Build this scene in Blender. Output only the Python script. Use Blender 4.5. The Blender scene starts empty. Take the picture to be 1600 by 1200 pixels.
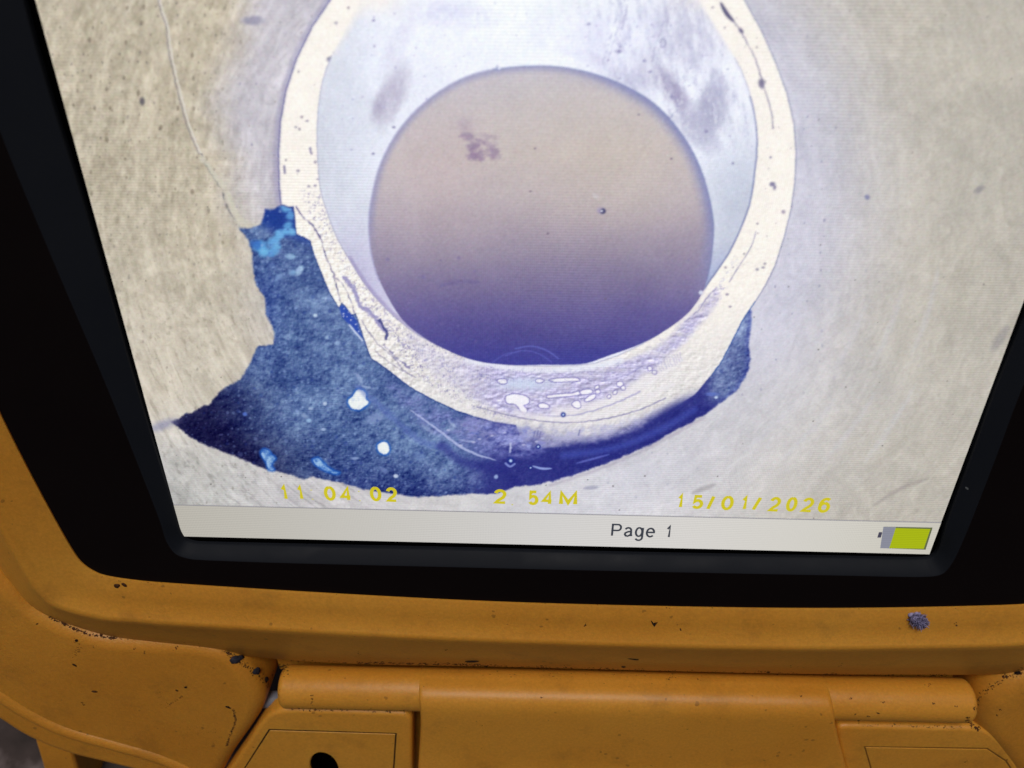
import bpy, bmesh, math, random
import numpy as np
from mathutils import Vector, Matrix
from mathutils.bvhtree import BVHTree
from mathutils.geometry import tessellate_polygon

random.seed(7)
SC = bpy.context.scene
COL = SC.collection

# ------------------------------------------------------------------ camera, world, sun, exposure
# Local frame of the monitor lid: X right along the screen, Y up the screen, Z out of it (metres; origin at the
# middle of the screen's lower edge). The lid leans back: LID turns that frame into the world.
LEAN = math.radians(45)
LID = Matrix.Rotation(LEAN, 4, 'X')
FPX = 1202.0                                        # focal length for a 1600 pixel wide frame
CAM = np.array([-0.0062769, 0.12004615, 0.13299443])
AX = np.array([0.99959591, 0.01973179, -0.02046152])    # screen axes seen from the camera (x right, y down, z ahead)
AY = np.array([0.00671563, -0.86337859, -0.50451194])
AZ = np.array([-0.02762096, 0.50417066, -0.86316222])
BAS = np.stack([AX, AY, AZ], 1)

def ray(px, py):
    return BAS.T @ np.array([px - 800.0, py - 600.0, FPX])

def at(px, py, z=0.0):
    """point of the plane Z = z (millimetres) seen along a measured direction, in millimetres"""
    d = ray(px, py)
    t = (z * 0.001 - CAM[2]) / d[2]
    p = (CAM + t * d) * 1000
    return (p[0], p[1], z)

cam_data = bpy.data.cameras.new('camera')
cam = bpy.data.objects.new('camera', cam_data)
COL.objects.link(cam)
rot = np.stack([BAS[0], -BAS[1], -BAS[2]], 1)       # camera axes expressed in the lid frame
m = Matrix.Identity(4)
for i in range(3):
    for j in range(3):
        m[i][j] = rot[i][j]
    m[i][3] = CAM[i]
cam.matrix_world = LID @ m
cam_data.sensor_width = 36.0
cam_data.lens = 36.0 * FPX / 1600.0
cam_data.clip_start = 0.005
cam_data.clip_end = 60.0
cam_data.dof.use_dof = True
cam_data.dof.focus_distance = 0.182
cam_data.dof.aperture_fstop = 20.0
SC.camera = cam

EXPOSURE = -0.7
SKY = 0.05
SUN = 2.0
SUN_ELEV, SUN_ROT = math.radians(80), math.radians(-8)
world = bpy.data.worlds.new('World')
SC.world = world
world.use_nodes = True
wn = world.node_tree.nodes
bg = wn['Background']
sky = wn.new('ShaderNodeTexSky')
sky.sky_type = 'NISHITA'
sky.sun_disc = False
sky.dust_density = 7.0
sky.ozone_density = 0.4
sky.air_density = 0.7
sky.sun_elevation = SUN_ELEV
sky.sun_rotation = SUN_ROT
world.node_tree.links.new(sky.outputs[0], bg.inputs[0])
bg.inputs[1].default_value = SKY
sun_data = bpy.data.lights.new('sun', 'SUN')
sun_data.energy = SUN
sun_data.angle = math.radians(16)
sun_data.color = (1.0, 0.95, 0.88)
sun = bpy.data.objects.new('sun', sun_data)
COL.objects.link(sun)
# veiled sun almost overhead, on the side the screen's top leans to
se, sr = SUN_ELEV, SUN_ROT
sd = Vector((math.sin(sr) * math.cos(se), math.cos(sr) * math.cos(se), math.sin(se)))
sun.rotation_euler = sd.to_track_quat('Z', 'Y').to_euler()
SC.view_settings.view_transform = 'Standard'
SC.view_settings.look = 'None'
SC.view_settings.gamma = 1.0
SC.view_settings.exposure = EXPOSURE
LCD = 2.0 ** (-EXPOSURE)                            # screen luminance that exposes to the picture's own values

# ------------------------------------------------------------------ helpers
def lin(c):
    c = np.asarray(c, float) / 255.0
    return np.where(c <= 0.04045, c / 12.92, ((c + 0.055) / 1.055) ** 2.4)

def L4(r, g, b):
    v = lin((r, g, b))
    return (float(v[0]), float(v[1]), float(v[2]), 1.0)

BASE = np.array([0.0, -60.0, -12.0])                # base of the monitor, millimetres, lid frame
def make_root(name, base, label, cat, group=None):
    o = bpy.data.objects.new(name, None)
    o.empty_display_size = 0.01
    COL.objects.link(o)
    o.matrix_world = LID @ Matrix.Translation(Vector(base * 0.001))
    o['label'] = label
    o['category'] = cat
    if group:
        o['group'] = group
    return o

SOLIDS = []                                         # (verts mm, faces) of everything dirt can rest on
def part(name, verts, faces, mat, parent, base=BASE, smooth=0.6, solid=False):
    v = np.asarray(verts, float)
    me = bpy.data.meshes.new(name)
    me.from_pydata(((v - base) * 0.001).tolist(), [], faces)
    bm = bmesh.new()
    bm.from_mesh(me)
    bmesh.ops.remove_doubles(bm, verts=bm.verts, dist=1e-7)
    bmesh.ops.recalc_face_normals(bm, faces=bm.faces)
    bm.to_mesh(me)
    bm.free()
    if smooth:
        me.polygons.foreach_set('use_smooth', [True] * len(me.polygons))
        me.set_sharp_from_angle(angle=smooth)
    if isinstance(mat, (list, tuple)):
        for x in mat:
            me.materials.append(x)
    else:
        me.materials.append(mat)
    o = bpy.data.objects.new(name, me)
    COL.objects.link(o)
    if parent is not None:
        o.parent = parent
    if solid:
        SOLIDS.append((v, faces))
    return o

def catmull(pts, n, closed):
    p = np.asarray(pts, float)
    N = len(p)
    out = []
    segs = N if closed else N - 1
    for i in range(segs):
        if closed:
            a, b, c, d = p[(i - 1) % N], p[i], p[(i + 1) % N], p[(i + 2) % N]
        else:
            a, b, c, d = p[max(i - 1, 0)], p[i], p[i + 1], p[min(i + 2, N - 1)]
        # centripetal-like weights keep short segments from overshooting
        k1 = np.linalg.norm(c - b) / max(np.linalg.norm(b - a), 1e-6)
        k2 = np.linalg.norm(c - b) / max(np.linalg.norm(d - c), 1e-6)
        m1 = ((b - a) * min(k1, 1.6) * 0.5 + (c - b) * 0.5) * min(1, 2 / (1 + k1) + 0.2)
        m2 = ((d - c) * min(k2, 1.6) * 0.5 + (c - b) * 0.5) * min(1, 2 / (1 + k2) + 0.2)
        for t in np.linspace(0, 1, n, endpoint=False):
            h = (2*t**3 - 3*t**2 + 1) * b + (t**3 - 2*t**2 + t) * m1 + (-2*t**3 + 3*t**2) * c + (t**3 - t**2) * m2
            out.append(h)
    if not closed:
        out.append(p[-1])
    return np.array(out)

def trace(pts, z, n=8, closed=True):
    """control points: (px, py) measured directions or ('m', X, Y) millimetres, all on Z = z"""
    q = []
    for p in pts:
        q.append((p[1], p[2], z) if p[0] == 'm' else at(p[0], p[1], z))
    return catmull(q, n, closed)

def loft(loops, closed=True):
    V = np.concatenate(loops)
    n = len(loops[0])
    F = []
    for k in range(len(loops) - 1):
        for i in range(n if closed else n - 1):
            j = (i + 1) % n
            F.append((k*n + i, k*n + j, (k+1)*n + j, (k+1)*n + i))
    return V, F

def offset(loop, d):
    """move a closed loop inward by d in XY"""
    p = loop[:, :2]
    area = 0.5 * np.sum(p[:, 0] * np.roll(p[:, 1], -1) - np.roll(p[:, 0], -1) * p[:, 1])
    t = np.roll(p, -1, 0) - np.roll(p, 1, 0)
    t /= np.maximum(np.linalg.norm(t, axis=1, keepdims=True), 1e-9)
    nrm = np.stack([-t[:, 1], t[:, 0]], 1) * np.sign(area)
    out = loop.copy()
    out[:, :2] += nrm * d
    return out

def fill(loops, base_index=0):
    polys = [[Vector((float(a), float(b), 0)) for a, b in l[:, :2]] for l in loops]
    return [tuple(i + base_index for i in t) for t in tessellate_polygon(polys)]

def plate(outline, ztop, depth, r, holes=(), steps=6, dome=0.0):
    """rounded plate: outline is a closed loop; r is the edge radius; holes are closed loops"""
    loops = []
    b = outline.copy(); b[:, 2] = ztop - depth
    loops.append(b)
    for k in range(steps + 1):
        a = k / steps * math.pi / 2
        l = offset(outline, r * (1 - math.cos(a)))
        l[:, 2] = ztop - r + r * math.sin(a)
        loops.append(l)
    V, F = loft(loops)
    n = len(outline)
    top = loops[-1]
    if holes:
        V = list(V)
        start = len(V)
        poly = [top] + [np.array(h) for h in holes]
        cat = np.concatenate(poly)
        F += [tuple(i + start for i in t) for t in fill(poly)]
        V = np.concatenate([np.array(V), cat])
        s = start + n
        for h in holes:
            m_ = len(h)
            low = np.array(h).copy(); low[:, 2] = ztop - depth
            ls = len(V)
            V = np.concatenate([V, low])
            for i in range(m_):
                j = (i + 1) % m_
                F.append((s + i, s + j, ls + j, ls + i))
            s += m_
    else:
        F += fill([top], (len(loops) - 1) * n)
    F += fill([b])
    return V, F

def subdiv_fill_mesh(o, cuts=0):
    pass

# ------------------------------------------------------------------ materials
def new_mat(name):
    mt = bpy.data.materials.new(name)
    mt.use_nodes = True
    nt = mt.node_tree
    return mt, nt, nt.nodes['Principled BSDF'], nt.nodes, nt.links

def ramp(nodes, stops):
    r = nodes.new('ShaderNodeValToRGB')
    r.color_ramp.elements[0].position, r.color_ramp.elements[0].color = stops[0]
    r.color_ramp.elements[1].position, r.color_ramp.elements[1].color = stops[-1]
    for s in stops[1:-1]:
        e = r.color_ramp.elements.new(s[0]); e.color = s[1]
    return r

def noise(nt, co, scale, detail=4.0, rough=0.55):
    n = nt.nodes.new('ShaderNodeTexNoise')
    n.inputs['Scale'].default_value = scale
    n.inputs['Detail'].default_value = detail
    n.inputs['Roughness'].default_value = rough
    nt.links.new(co, n.inputs['Vector'])
    return n

def mixc(nt, fac, a, b, mode='MIX'):
    mx = nt.nodes.new('ShaderNodeMix')
    mx.data_type = 'RGBA'
    mx.blend_type = mode
    for sock, v in ((0, fac), (6, a), (7, b)):
        if isinstance(v, (float, int)):
            mx.inputs[sock].default_value = v
        elif isinstance(v, tuple):
            mx.inputs[sock].default_value = v
        else:
            nt.links.new(v, mx.inputs[sock])
    return mx.outputs[2]

def yellow_plastic(name, base, deep, grain=0.25, dirt=0.5):
    mt, nt, bs, nodes, links = new_mat(name)
    tc = nodes.new('ShaderNodeTexCoord').outputs['Object']
    n1 = noise(nt, tc, 22.0, 3.0)
    r1 = ramp(nodes, [(0.35, (0, 0, 0, 1)), (0.7, (1, 1, 1, 1))])
    links.new(n1.outputs[0], r1.inputs[0])
    col = mixc(nt, r1.outputs[0], base, deep)
    n1b = noise(nt, tc, 1300.0, 3.0, 0.7)
    r1b = ramp(nodes, [(0.3, (0.86, 0.86, 0.86, 1)), (0.7, (1.1, 1.1, 1.1, 1))])
    links.new(n1b.outputs[0], r1b.inputs[0])
    col = mixc(nt, 0.8, col, r1b.outputs[0], 'MULTIPLY')
    # grubby film in patches
    n2 = noise(nt, tc, 75.0, 8.0, 0.68)
    r2 = ramp(nodes, [(0.54, (0, 0, 0, 1)), (0.78, (1, 1, 1, 1))])
    links.new(n2.outputs[0], r2.inputs[0])
    mm = nodes.new('ShaderNodeMath'); mm.operation = 'MULTIPLY'; mm.inputs[1].default_value = dirt
    links.new(r2.outputs[0], mm.inputs[0])
    col = mixc(nt, mm.outputs[0], col, (0.055, 0.026, 0.012, 1))
    # ground-in pin-point specks, gathered where the film is
    vo = nodes.new('ShaderNodeTexVoronoi'); vo.inputs['Scale'].default_value = 620.0
    wv = noise(nt, tc, 900.0, 2.0)
    wadd = nodes.new('ShaderNodeVectorMath'); wadd.operation = 'MULTIPLY_ADD'
    links.new(wv.outputs[1], wadd.inputs[0]); wadd.inputs[1].default_value = (0.0012,) * 3; links.new(tc, wadd.inputs[2])
    links.new(wadd.outputs[0], vo.inputs['Vector'])
    sep = nodes.new('ShaderNodeSeparateColor'); links.new(vo.outputs['Color'], sep.inputs[0])
    n3 = noise(nt, tc, 45.0, 5.0, 0.7)
    r3 = ramp(nodes, [(0.42, (0, 0, 0, 1)), (0.72, (0.24, 0.24, 0.24, 1))])
    links.new(n3.outputs[0], r3.inputs[0])
    # size threshold per cell
    pick = nodes.new('ShaderNodeMath'); pick.operation = 'SUBTRACT'
    links.new(r3.outputs[0], pick.inputs[0]); links.new(sep.outputs[0], pick.inputs[1])
    rad = nodes.new('ShaderNodeMath'); rad.operation = 'MULTIPLY'; rad.inputs[1].default_value = 2.4
    links.new(pick.outputs[0], rad.inputs[0])
    les = nodes.new('ShaderNodeMath'); les.operation = 'LESS_THAN'
    links.new(vo.outputs['Distance'], les.inputs[0]); links.new(rad.outputs[0], les.inputs[1])
    sp = nodes.new('ShaderNodeMath'); sp.operation = 'MULTIPLY'; sp.inputs[1].default_value = 0.4
    links.new(les.outputs[0], sp.inputs[0])
    col = mixc(nt, sp.outputs[0], col, (0.03, 0.014, 0.008, 1))
    links.new(col, bs.inputs['Base Color'])
    bs.inputs['Roughness'].default_value = 0.44
    bs.inputs['Specular IOR Level'].default_value = 0.42
    bs.inputs['Subsurface Weight'].default_value = 0.22
    bs.inputs['Subsurface Radius'].default_value = (1.0, 0.22, 0.03)
    bs.inputs['Subsurface Scale'].default_value = 0.004
    bp = nodes.new('ShaderNodeBump'); bp.inputs['Strength'].default_value = grain; bp.inputs['Distance'].default_value = 0.0002
    n4 = noise(nt, tc, 2200.0, 2.0)
    links.new(n4.outputs[0], bp.inputs['Height'])
    bp2 = nodes.new('ShaderNodeBump'); bp2.inputs['Strength'].default_value = 0.25; bp2.inputs['Distance'].default_value = 0.0008
    n5 = noise(nt, tc, 120.0, 3.0)
    links.new(n5.outputs[0], bp2.inputs['Height'])
    links.new(bp.outputs[0], bp2.inputs['Normal'])
    links.new(bp2.outputs[0], bs.inputs['Normal'])
    return mt

M_YEL = yellow_plastic('yellow_plastic', (0.66, 0.305, 0.036, 1), (0.61, 0.262, 0.026, 1), dirt=.32)
M_ARM = yellow_plastic('grubby_yellow_plastic', (0.63, 0.278, 0.030, 1), (0.55, 0.225, 0.020, 1), grain=0.5, dirt=0.3)

def black_plastic(name, col, rough, spec, dust):
    mt, nt, bs, nodes, links = new_mat(name)
    tc = nodes.new('ShaderNodeTexCoord').outputs['Object']
    vo = nodes.new('ShaderNodeTexVoronoi'); vo.inputs['Scale'].default_value = 260.0
    wv = noise(nt, tc, 700.0, 2.0)
    wadd = nodes.new('ShaderNodeVectorMath'); wadd.operation = 'MULTIPLY_ADD'
    links.new(wv.outputs[1], wadd.inputs[0]); wadd.inputs[1].default_value = (0.0016,) * 3; links.new(tc, wadd.inputs[2])
    links.new(wadd.outputs[0], vo.inputs['Vector'])
    sep = nodes.new('ShaderNodeSeparateColor'); links.new(vo.outputs['Color'], sep.inputs[0])
    rad = nodes.new('ShaderNodeMath'); rad.operation = 'MULTIPLY_ADD'
    links.new(sep.outputs[1], rad.inputs[0]); rad.inputs[1].default_value = -2.2; rad.inputs[2].default_value = 0.10
    les = nodes.new('ShaderNodeMath'); les.operation = 'LESS_THAN'
    links.new(vo.outputs['Distance'], les.inputs[0]); links.new(rad.outputs[0], les.inputs[1])
    mm = nodes.new('ShaderNodeMath'); mm.operation = 'MULTIPLY'; mm.inputs[1].default_value = dust
    links.new(les.outputs[0], mm.inputs[0])
    c = mixc(nt, mm.outputs[0], col, (0.25, 0.27, 0.28, 1))
    links.new(c, bs.inputs['Base Color'])
    n = noise(nt, tc, 60.0, 6.0)
    r = ramp(nodes, [(0.3, (rough * 0.8,) * 3 + (1,)), (0.7, (min(1, rough * 1.3),) * 3 + (1,))])
    links.new(n.outputs[0], r.inputs[0]); links.new(r.outputs[0], bs.inputs['Roughness'])
    bs.inputs['Specular IOR Level'].default_value = spec
    return mt

M_BLACK = black_plastic('matt_black_panel', (0.0055, 0.0036, 0.0038, 1), 0.55, 0.06, 0.3)
M_BEVEL = black_plastic('charcoal_bevel', (0.011, 0.013, 0.018, 1), 0.5, 0.09, 0.5)
M_GAP = black_plastic('dark_gap', (0.001, 0.001, 0.001, 1), 0.9, 0.0, 0.0)

def lcd_mat(name, color=None):
    mt, nt, bs, nodes, links = new_mat(name)
    tc = nodes.new('ShaderNodeTexCoord').outputs['Object']
    if color is None:
        a = nodes.new('ShaderNodeAttribute'); a.attribute_name = 'picture'
        c = a.outputs['Color']
    else:
        c = color
    sx = nodes.new('ShaderNodeSeparateXYZ'); links.new(tc, sx.inputs[0])
    def lines(axis, pitch, amp, ms, seed):
        k = nodes.new('ShaderNodeMath'); k.operation = 'MULTIPLY'; k.inputs[1].default_value = 2 * math.pi / pitch
        links.new(sx.outputs[axis], k.inputs[0])
        s = nodes.new('ShaderNodeMath'); s.operation = 'SINE'; links.new(k.outputs[0], s.inputs[0])
        mp = nodes.new('ShaderNodeMapping'); mp.inputs['Location'].default_value = (seed, seed * 0.7, 0)
        links.new(tc, mp.inputs[0])
        n = noise(nt, mp.outputs[0], ms, 1.0)
        r = ramp(nodes, [(0.44, (0.12, 0.12, 0.12, 1)), (0.64, (1, 1, 1, 1))])
        links.new(n.outputs[0], r.inputs[0])
        q = nodes.new('ShaderNodeMath'); q.operation = 'MULTIPLY'
        links.new(s.outputs[0], q.inputs[0]); links.new(r.outputs[0], q.inputs[1])
        w = nodes.new('ShaderNodeMath'); w.operation = 'MULTIPLY'; w.inputs[1].default_value = amp
        links.new(q.outputs[0], w.inputs[0])
        return w.outputs[0]
    h = lines(1, 0.00052, 0.075, 26.0, 3.0)
    v = lines(0, 0.00036, 0.07, 22.0, 11.0)
    g = noise(nt, tc, 5200.0, 1.0, 0.5)
    g2 = nodes.new('ShaderNodeMath'); g2.operation = 'MULTIPLY_ADD'; links.new(g.outputs[0], g2.inputs[0])
    g2.inputs[1].default_value = 0.10; g2.inputs[2].default_value = -0.05
    s1 = nodes.new('ShaderNodeMath'); s1.operation = 'ADD'; links.new(h, s1.inputs[0]); links.new(v, s1.inputs[1])
    s2 = nodes.new('ShaderNodeMath'); s2.operation = 'ADD'; links.new(s1.outputs[0], s2.inputs[0]); links.new(g2.outputs[0], s2.inputs[1])
    s3 = nodes.new('ShaderNodeMath'); s3.operation = 'ADD'; links.new(s2.outputs[0], s3.inputs[0]); s3.inputs[1].default_value = 1.0
    cmb = nodes.new('ShaderNodeCombineColor')
    for i in range(3):
        links.new(s3.outputs[0], cmb.inputs[i])
    c = mixc(nt, 1.0, c, cmb.outputs[0], 'MULTIPLY')
    bs.inputs['Base Color'].default_value = (0.004, 0.004, 0.005, 1)
    bs.inputs['Roughness'].default_value = 0.4
    bs.inputs['Specular IOR Level'].default_value = 0.06
    links.new(c, bs.inputs['Emission Color'])
    bs.inputs['Emission Strength'].default_value = LCD
    mt.cycles.emission_sampling = 'NONE'
    return mt

# ------------------------------------------------------------------ what the screen shows
RNG = np.random.RandomState(5)
LAT = [RNG.rand(257, 257).astype(np.float32) for _ in range(12)]
def vnoise(u, v, s):
    u = u + 31.7 * s + 1000.0; v = v + 17.3 * s + 1000.0
    iu = np.floor(u).astype(int); iv = np.floor(v).astype(int)
    fu = (u - iu).astype(np.float32); fv = (v - iv).astype(np.float32)
    fu = fu * fu * (3 - 2 * fu); fv = fv * fv * (3 - 2 * fv)
    a = iu & 255; b = iv & 255
    g = LAT[s % 12]
    return (g[a, b] * (1-fu) * (1-fv) + g[a+1, b] * fu * (1-fv) + g[a, b+1] * (1-fu) * fv + g[a+1, b+1] * fu * fv)

def fbm(u, v, s, o=4, gain=0.55):
    t = 0; amp = 1.0; tot = 0
    for k in range(o):
        t = t + amp * vnoise(u * 2**k, v * 2**k, s + k)
        tot += amp; amp *= gain
    return t / tot - 0.5                             # about -0.35 .. 0.35

def sst(a, b, x):
    t = np.clip((x - a) / (b - a), 0, 1)
    return t * t * (3 - 2 * t)

def paint(px, py):
    """colour of the picture (sRGB 0..255) at measured positions px, py"""
    px = px.astype(np.float32); py = py.astype(np.float32)
    N = px.size
    img = np.zeros((N, 3), np.float32)

    def put(mask, colour, idx=None):
        c = np.asarray(colour, np.float32)
        if idx is None:
            img[:] = img + (c - img) * mask[:, None]
        else:
            img[idx] = img[idx] + (c - img[idx]) * mask[:, None]

    def near(x0, y0, x1, y1):
        return np.nonzero((px > x0) & (px < x1) & (py > y0) & (py < y1))[0]

    def sdf(poly, x, y):
        p = np.asarray(poly, np.float32)
        d2 = np.full(x.shape, 1e9, np.float32)
        inside = np.zeros(x.shape, bool)
        for i in range(len(p)):
            ax_, ay_ = p[i]; bx_, by_ = p[(i + 1) % len(p)]
            ex, ey = bx_ - ax_, by_ - ay_
            wx, wy = x - ax_, y - ay_
            t = np.clip((wx * ex + wy * ey) / max(ex * ex + ey * ey, 1e-6), 0, 1)
            dx, dy = wx - ex * t, wy - ey * t
            d2 = np.minimum(d2, dx * dx + dy * dy)
            c = (ay_ > y) != (by_ > y)
            if by_ != ay_:
                inside ^= c & (x < ex * (y - ay_) / (by_ - ay_) + ax_)
        d = np.sqrt(d2)
        return np.where(inside, d, -d)

    def region(poly, smooth=0, margin=30, jit=0.0, js=8.0, seed=1):
        q = catmull([(a, b, 0) for a, b in poly], smooth, True)[:, :2] if smooth else np.asarray(poly, float)
        i = near(q[:, 0].min() - margin, q[:, 1].min() - margin, q[:, 0].max() + margin, q[:, 1].max() + margin)
        x, y = px[i], py[i]
        if jit:
            x = x + fbm(x / js, y / js, seed, 4, 0.7) * jit
            y = y + fbm(x / js + 40, y / js, seed + 3, 4, 0.7) * jit
        return i, sdf(q, x, y)

    def stroke(pts, w, colour, alpha=1.0, soft=0.9, smooth=6, taper=False, jit=0.0, dash=0.0, dscale=9.0):
        q = catmull([(a, b, 0) for a, b in pts], smooth, False)[:, :2] if smooth else np.asarray(pts, float)
        mgn = w + 3 + jit
        i = near(q[:, 0].min() - mgn, q[:, 1].min() - mgn, q[:, 0].max() + mgn, q[:, 1].max() + mgn)
        if not len(i):
            return
        x, y = px[i], py[i]
        if jit:
            x = x + fbm(x / 6, y / 6, 2, 3) * jit * 2
            y = y + fbm(x / 6 + 9, y / 6, 5, 3) * jit * 2
        best = np.full(x.shape, 1e9, np.float32)
        n = len(q) - 1
        for k in range(n):
            ax_, ay_ = q[k]; ex, ey = q[k+1] - q[k]
            t = np.clip(((x - ax_) * ex + (y - ay_) * ey) / max(ex*ex + ey*ey, 1e-6), 0, 1)
            d = np.hypot(x - ax_ - ex*t, y - ay_ - ey*t)
            if taper:
                f = (k + t) / n
                d = d + w * (1 - np.sin(np.pi * np.clip(f, 0.02, 0.98)) ** 0.6)
            best = np.minimum(best, d)
        a = 1 - sst(w - soft, w + soft, best)
        if dash:
            a = a * np.clip(1 + dash * (fbm(px[i] / dscale, py[i] / dscale, 7, 2) * 3 - 0.6), 0, 1)
        put(a * alpha, colour, i)

    def blob(cx, cy, rx, ry, colour, alpha=1.0, soft=0.5, ang=0.0, jit=0.25, seed=1, js=6.0):
        R = max(rx, ry) * 1.6 + 3
        i = near(cx - R, cy - R, cx + R, cy + R)
        if not len(i):
            return
        x, y = px[i] - cx, py[i] - cy
        ca, sa = math.cos(ang), math.sin(ang)
        u, v = (x * ca + y * sa) / rx, (-x * sa + y * ca) / ry
        d = np.hypot(u, v) + fbm(px[i] / js, py[i] / js, seed, 3) * jit * 2
        put((1 - sst(1 - soft, 1 + soft, d)) * alpha, colour, i)

    def specks(mask_fn, cell, prob, rmin, rmax, colour, alpha, seed, stretch=1.0):
        u, v = px / cell, py / cell
        iu, iv = np.floor(u).astype(int), np.floor(v).astype(int)
        g1, g2, g3, g4 = (LAT[(seed + k) % 12][iu & 255, iv & 255] for k in range(4))
        r = (rmin + (rmax - rmin) * g4 ** 2) / cell
        cx = 0.3 + 0.4 * g1; cy = 0.3 + 0.4 * g2
        d = np.hypot(((u - iu) - cx) * stretch, (v - iv) - cy)
        d = d + fbm(px / 3.0, py / 3.0, seed, 2) * 0.25 * r
        a = (1 - sst(r * 0.55, r * 1.25, d)) * (g3 < prob) * alpha * mask_fn
        put(a, colour)

    cx0, cy0 = 840.0, 300.0
    r = np.hypot(px - cx0, py - cy0)
    th = np.arctan2(py - cy0, px - cx0)

    # ---- the sewer wall round the pipe mouth
    beige = np.array([195, 185, 165], np.float32)
    low_left = np.array([205, 197, 182], np.float32)
    right = np.array([194, 188, 177], np.float32)
    base = np.zeros((N, 3), np.float32) + beige
    wl = sst(250, 640, py)[:, None]
    base = base * (1 - wl) + low_left * wl
    wr = sst(700, 1000, px)[:, None]
    base = base * (1 - wr) + right * wr
    wb = (sst(600, 760, py) * (1 - sst(900, 1300, px)))[:, None]
    base = base * (1 - wb) + np.array([203, 201, 200], np.float32) * wb
    wbl = (sst(640, 800, py) * (1 - sst(260, 470, px)))[:, None]
    base = base * (1 - wbl * 0.75) + np.array([180, 179, 175], np.float32) * wbl * 0.75
    # paler lavender wall close to the pipe
    edge = 345 + fbm(py / 60, px / 90, 4, 4) * 45 + np.clip(py - 150, 0, 400) * 0.12 + np.clip(150 - py, 0, 200) * 0.25
    lav = sst(-50, 55, px - edge) * (1 - sst(620, 760, px)) * (1 - 0.65 * sst(300, 420, py))
    put_c = np.array([199, 195, 203], np.float32)
    base = base * (1 - lav[:, None]) + put_c * lav[:, None]
    d = r - 405
    lr = np.exp(-(np.clip(d, 0, 600) / 130) ** 2) * sst(800, 1000, px) * (1 - 0.5 * sst(520, 700, py))
    base = base * (1 - 0.85 * lr[:, None]) + np.array([206, 206, 224], np.float32) * 0.85 * lr[:, None]
    lb = np.exp(-(np.clip(r - 470, 0, 600) / 170) ** 2) * sst(480, 640, py) * sst(560, 900, px)
    base = base * (1 - 0.5 * lb[:, None]) + np.array([214, 214, 224], np.float32) * 0.5 * lb[:, None]
    # falling off to the corners of the camera's view
    vg = sst(560, 1000, r)
    base *= (1 - 0.06 * vg)[:, None]
    img[:] = base
    # streaks that run round the pipe, fine grit, broad blotches
    tw = fbm(px / 70, py / 70, 6, 4) * 0.6
    tw2 = fbm(px / 130, py / 130, 2, 2) * 0.25
    streak = fbm((th + tw2) * 840 / 42, r / 5.0 + tw * 8, 1, 4, 0.55)
    streak2 = fbm((th + tw * 2) * 840 / 90, r / 22.0, 3, 3, 0.6)
    grit = fbm(px / 9.0, py / 13.0, 5, 4, 0.7)
    blot = fbm(px / 70.0, py / 70.0, 8, 4)
    left = 1 - sst(500, 760, px)
    upleft = left * (1 - sst(250, 600, py)) * (1 - lav)
    img += (streak * (14 + 20 * left))[:, None] * np.array([1, 1, 1.02], np.float32)
    img += (streak2 * (20 + 16 * left))[:, None]
    dash_ = fbm((th + tw2) * 840 / 20, r / 4.5, 7, 3, .6)
    img -= (sst(.10, .26, dash_) * sst(380, 520, py) * left * 20)[:, None]
    img += (grit * (9 + 36 * upleft + 10 * left))[:, None] * np.array([1, 0.98, 0.92], np.float32)
    img += (blot * 20)[:, None] * np.array([1.0, 0.92, 0.8], np.float32)
    specks(upleft, 26, 0.5, 1.5, 5, (120, 110, 95), 0.6, 2, 1.6)
    specks(upleft, 15, 0.35, 0.8, 2.6, (100, 95, 92), 0.55, 5, 1.5)
    specks(upleft, 19, 0.3, 0.8, 3.0, (200, 196, 178), 0.6, 8, 1.8)
    specks(left, 21, 0.25, 0.8, 3.2, (138, 130, 124), 0.5, 7, 1.5)
    specks(np.clip(lav + lr, 0, 1), 24, 0.3, 0.8, 3.2, (140, 140, 165), 0.7, 3, 1.4)
    specks(np.ones(N, np.float32), 52, 0.3, 0.6, 1.4, (70, 66, 64), 0.8, 4)
    blob(395, 32, 16, 7, (140, 138, 165), 0.7, seed=3)
    blob(222, 158, 4, 6, (92, 88, 100), 0.8)
    blob(1355, 308, 4, 4, (120, 122, 160), 0.8)
    blob(1530, 296, 9, 5, (135, 132, 140), 0.6, ang=-0.7)
    blob(1562, 530, 22, 7, (140, 136, 140), 0.5, ang=-1.0)
    for k in range(9):                               # pale sheen strokes lower right of the pipe
        a0 = 0.12 + 0.07 * k
        R0 = 470 + 24 * ((k * 7) % 9)
        stroke([(cx0 + R0 * math.cos(t) * 1.0, cy0 + R0 * math.sin(t)) for t in np.linspace(a0, a0 + 0.22, 6)],
               4.5, (206, 206, 216), 0.28, soft=4, taper=True, jit=2)
    stroke([(1365, 790), (1410, 762), (1450, 748)], 3, (150, 140, 140), 0.45, soft=3, taper=True)
    stroke([(1082, 770), (1098, 764), (1118, 757)], 4, (150, 146, 150), 0.55, soft=3, taper=True)
    blob(924, 762, 12, 3, (150, 150, 172), 0.6, ang=-0.1)
    stroke([(440, 190), (430, 260), (438, 325)], 8, (170, 160, 178), 0.4, soft=8)
    # hairline crack on the left
    stroke([(247, -20), (252, 10), (262, 40), (266, 72), (276, 120), (290, 175), (303, 215), (314, 240)], 1.5,
           (220, 214, 204), 0.95, jit=1.2)
    stroke([(246, -20), (249, 10), (259, 40), (262, 72), (272, 120), (286, 175), (299, 215), (311, 240)], 1.2,
           (120, 116, 130), 0.5, jit=1.2)
    stroke([(314, 240), (322, 258), (335, 278), (346, 295), (352, 316), (362, 335), (374, 352)], 1.5, (112, 112, 118), 0.85, jit=2.5, dash=0.8)
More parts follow.
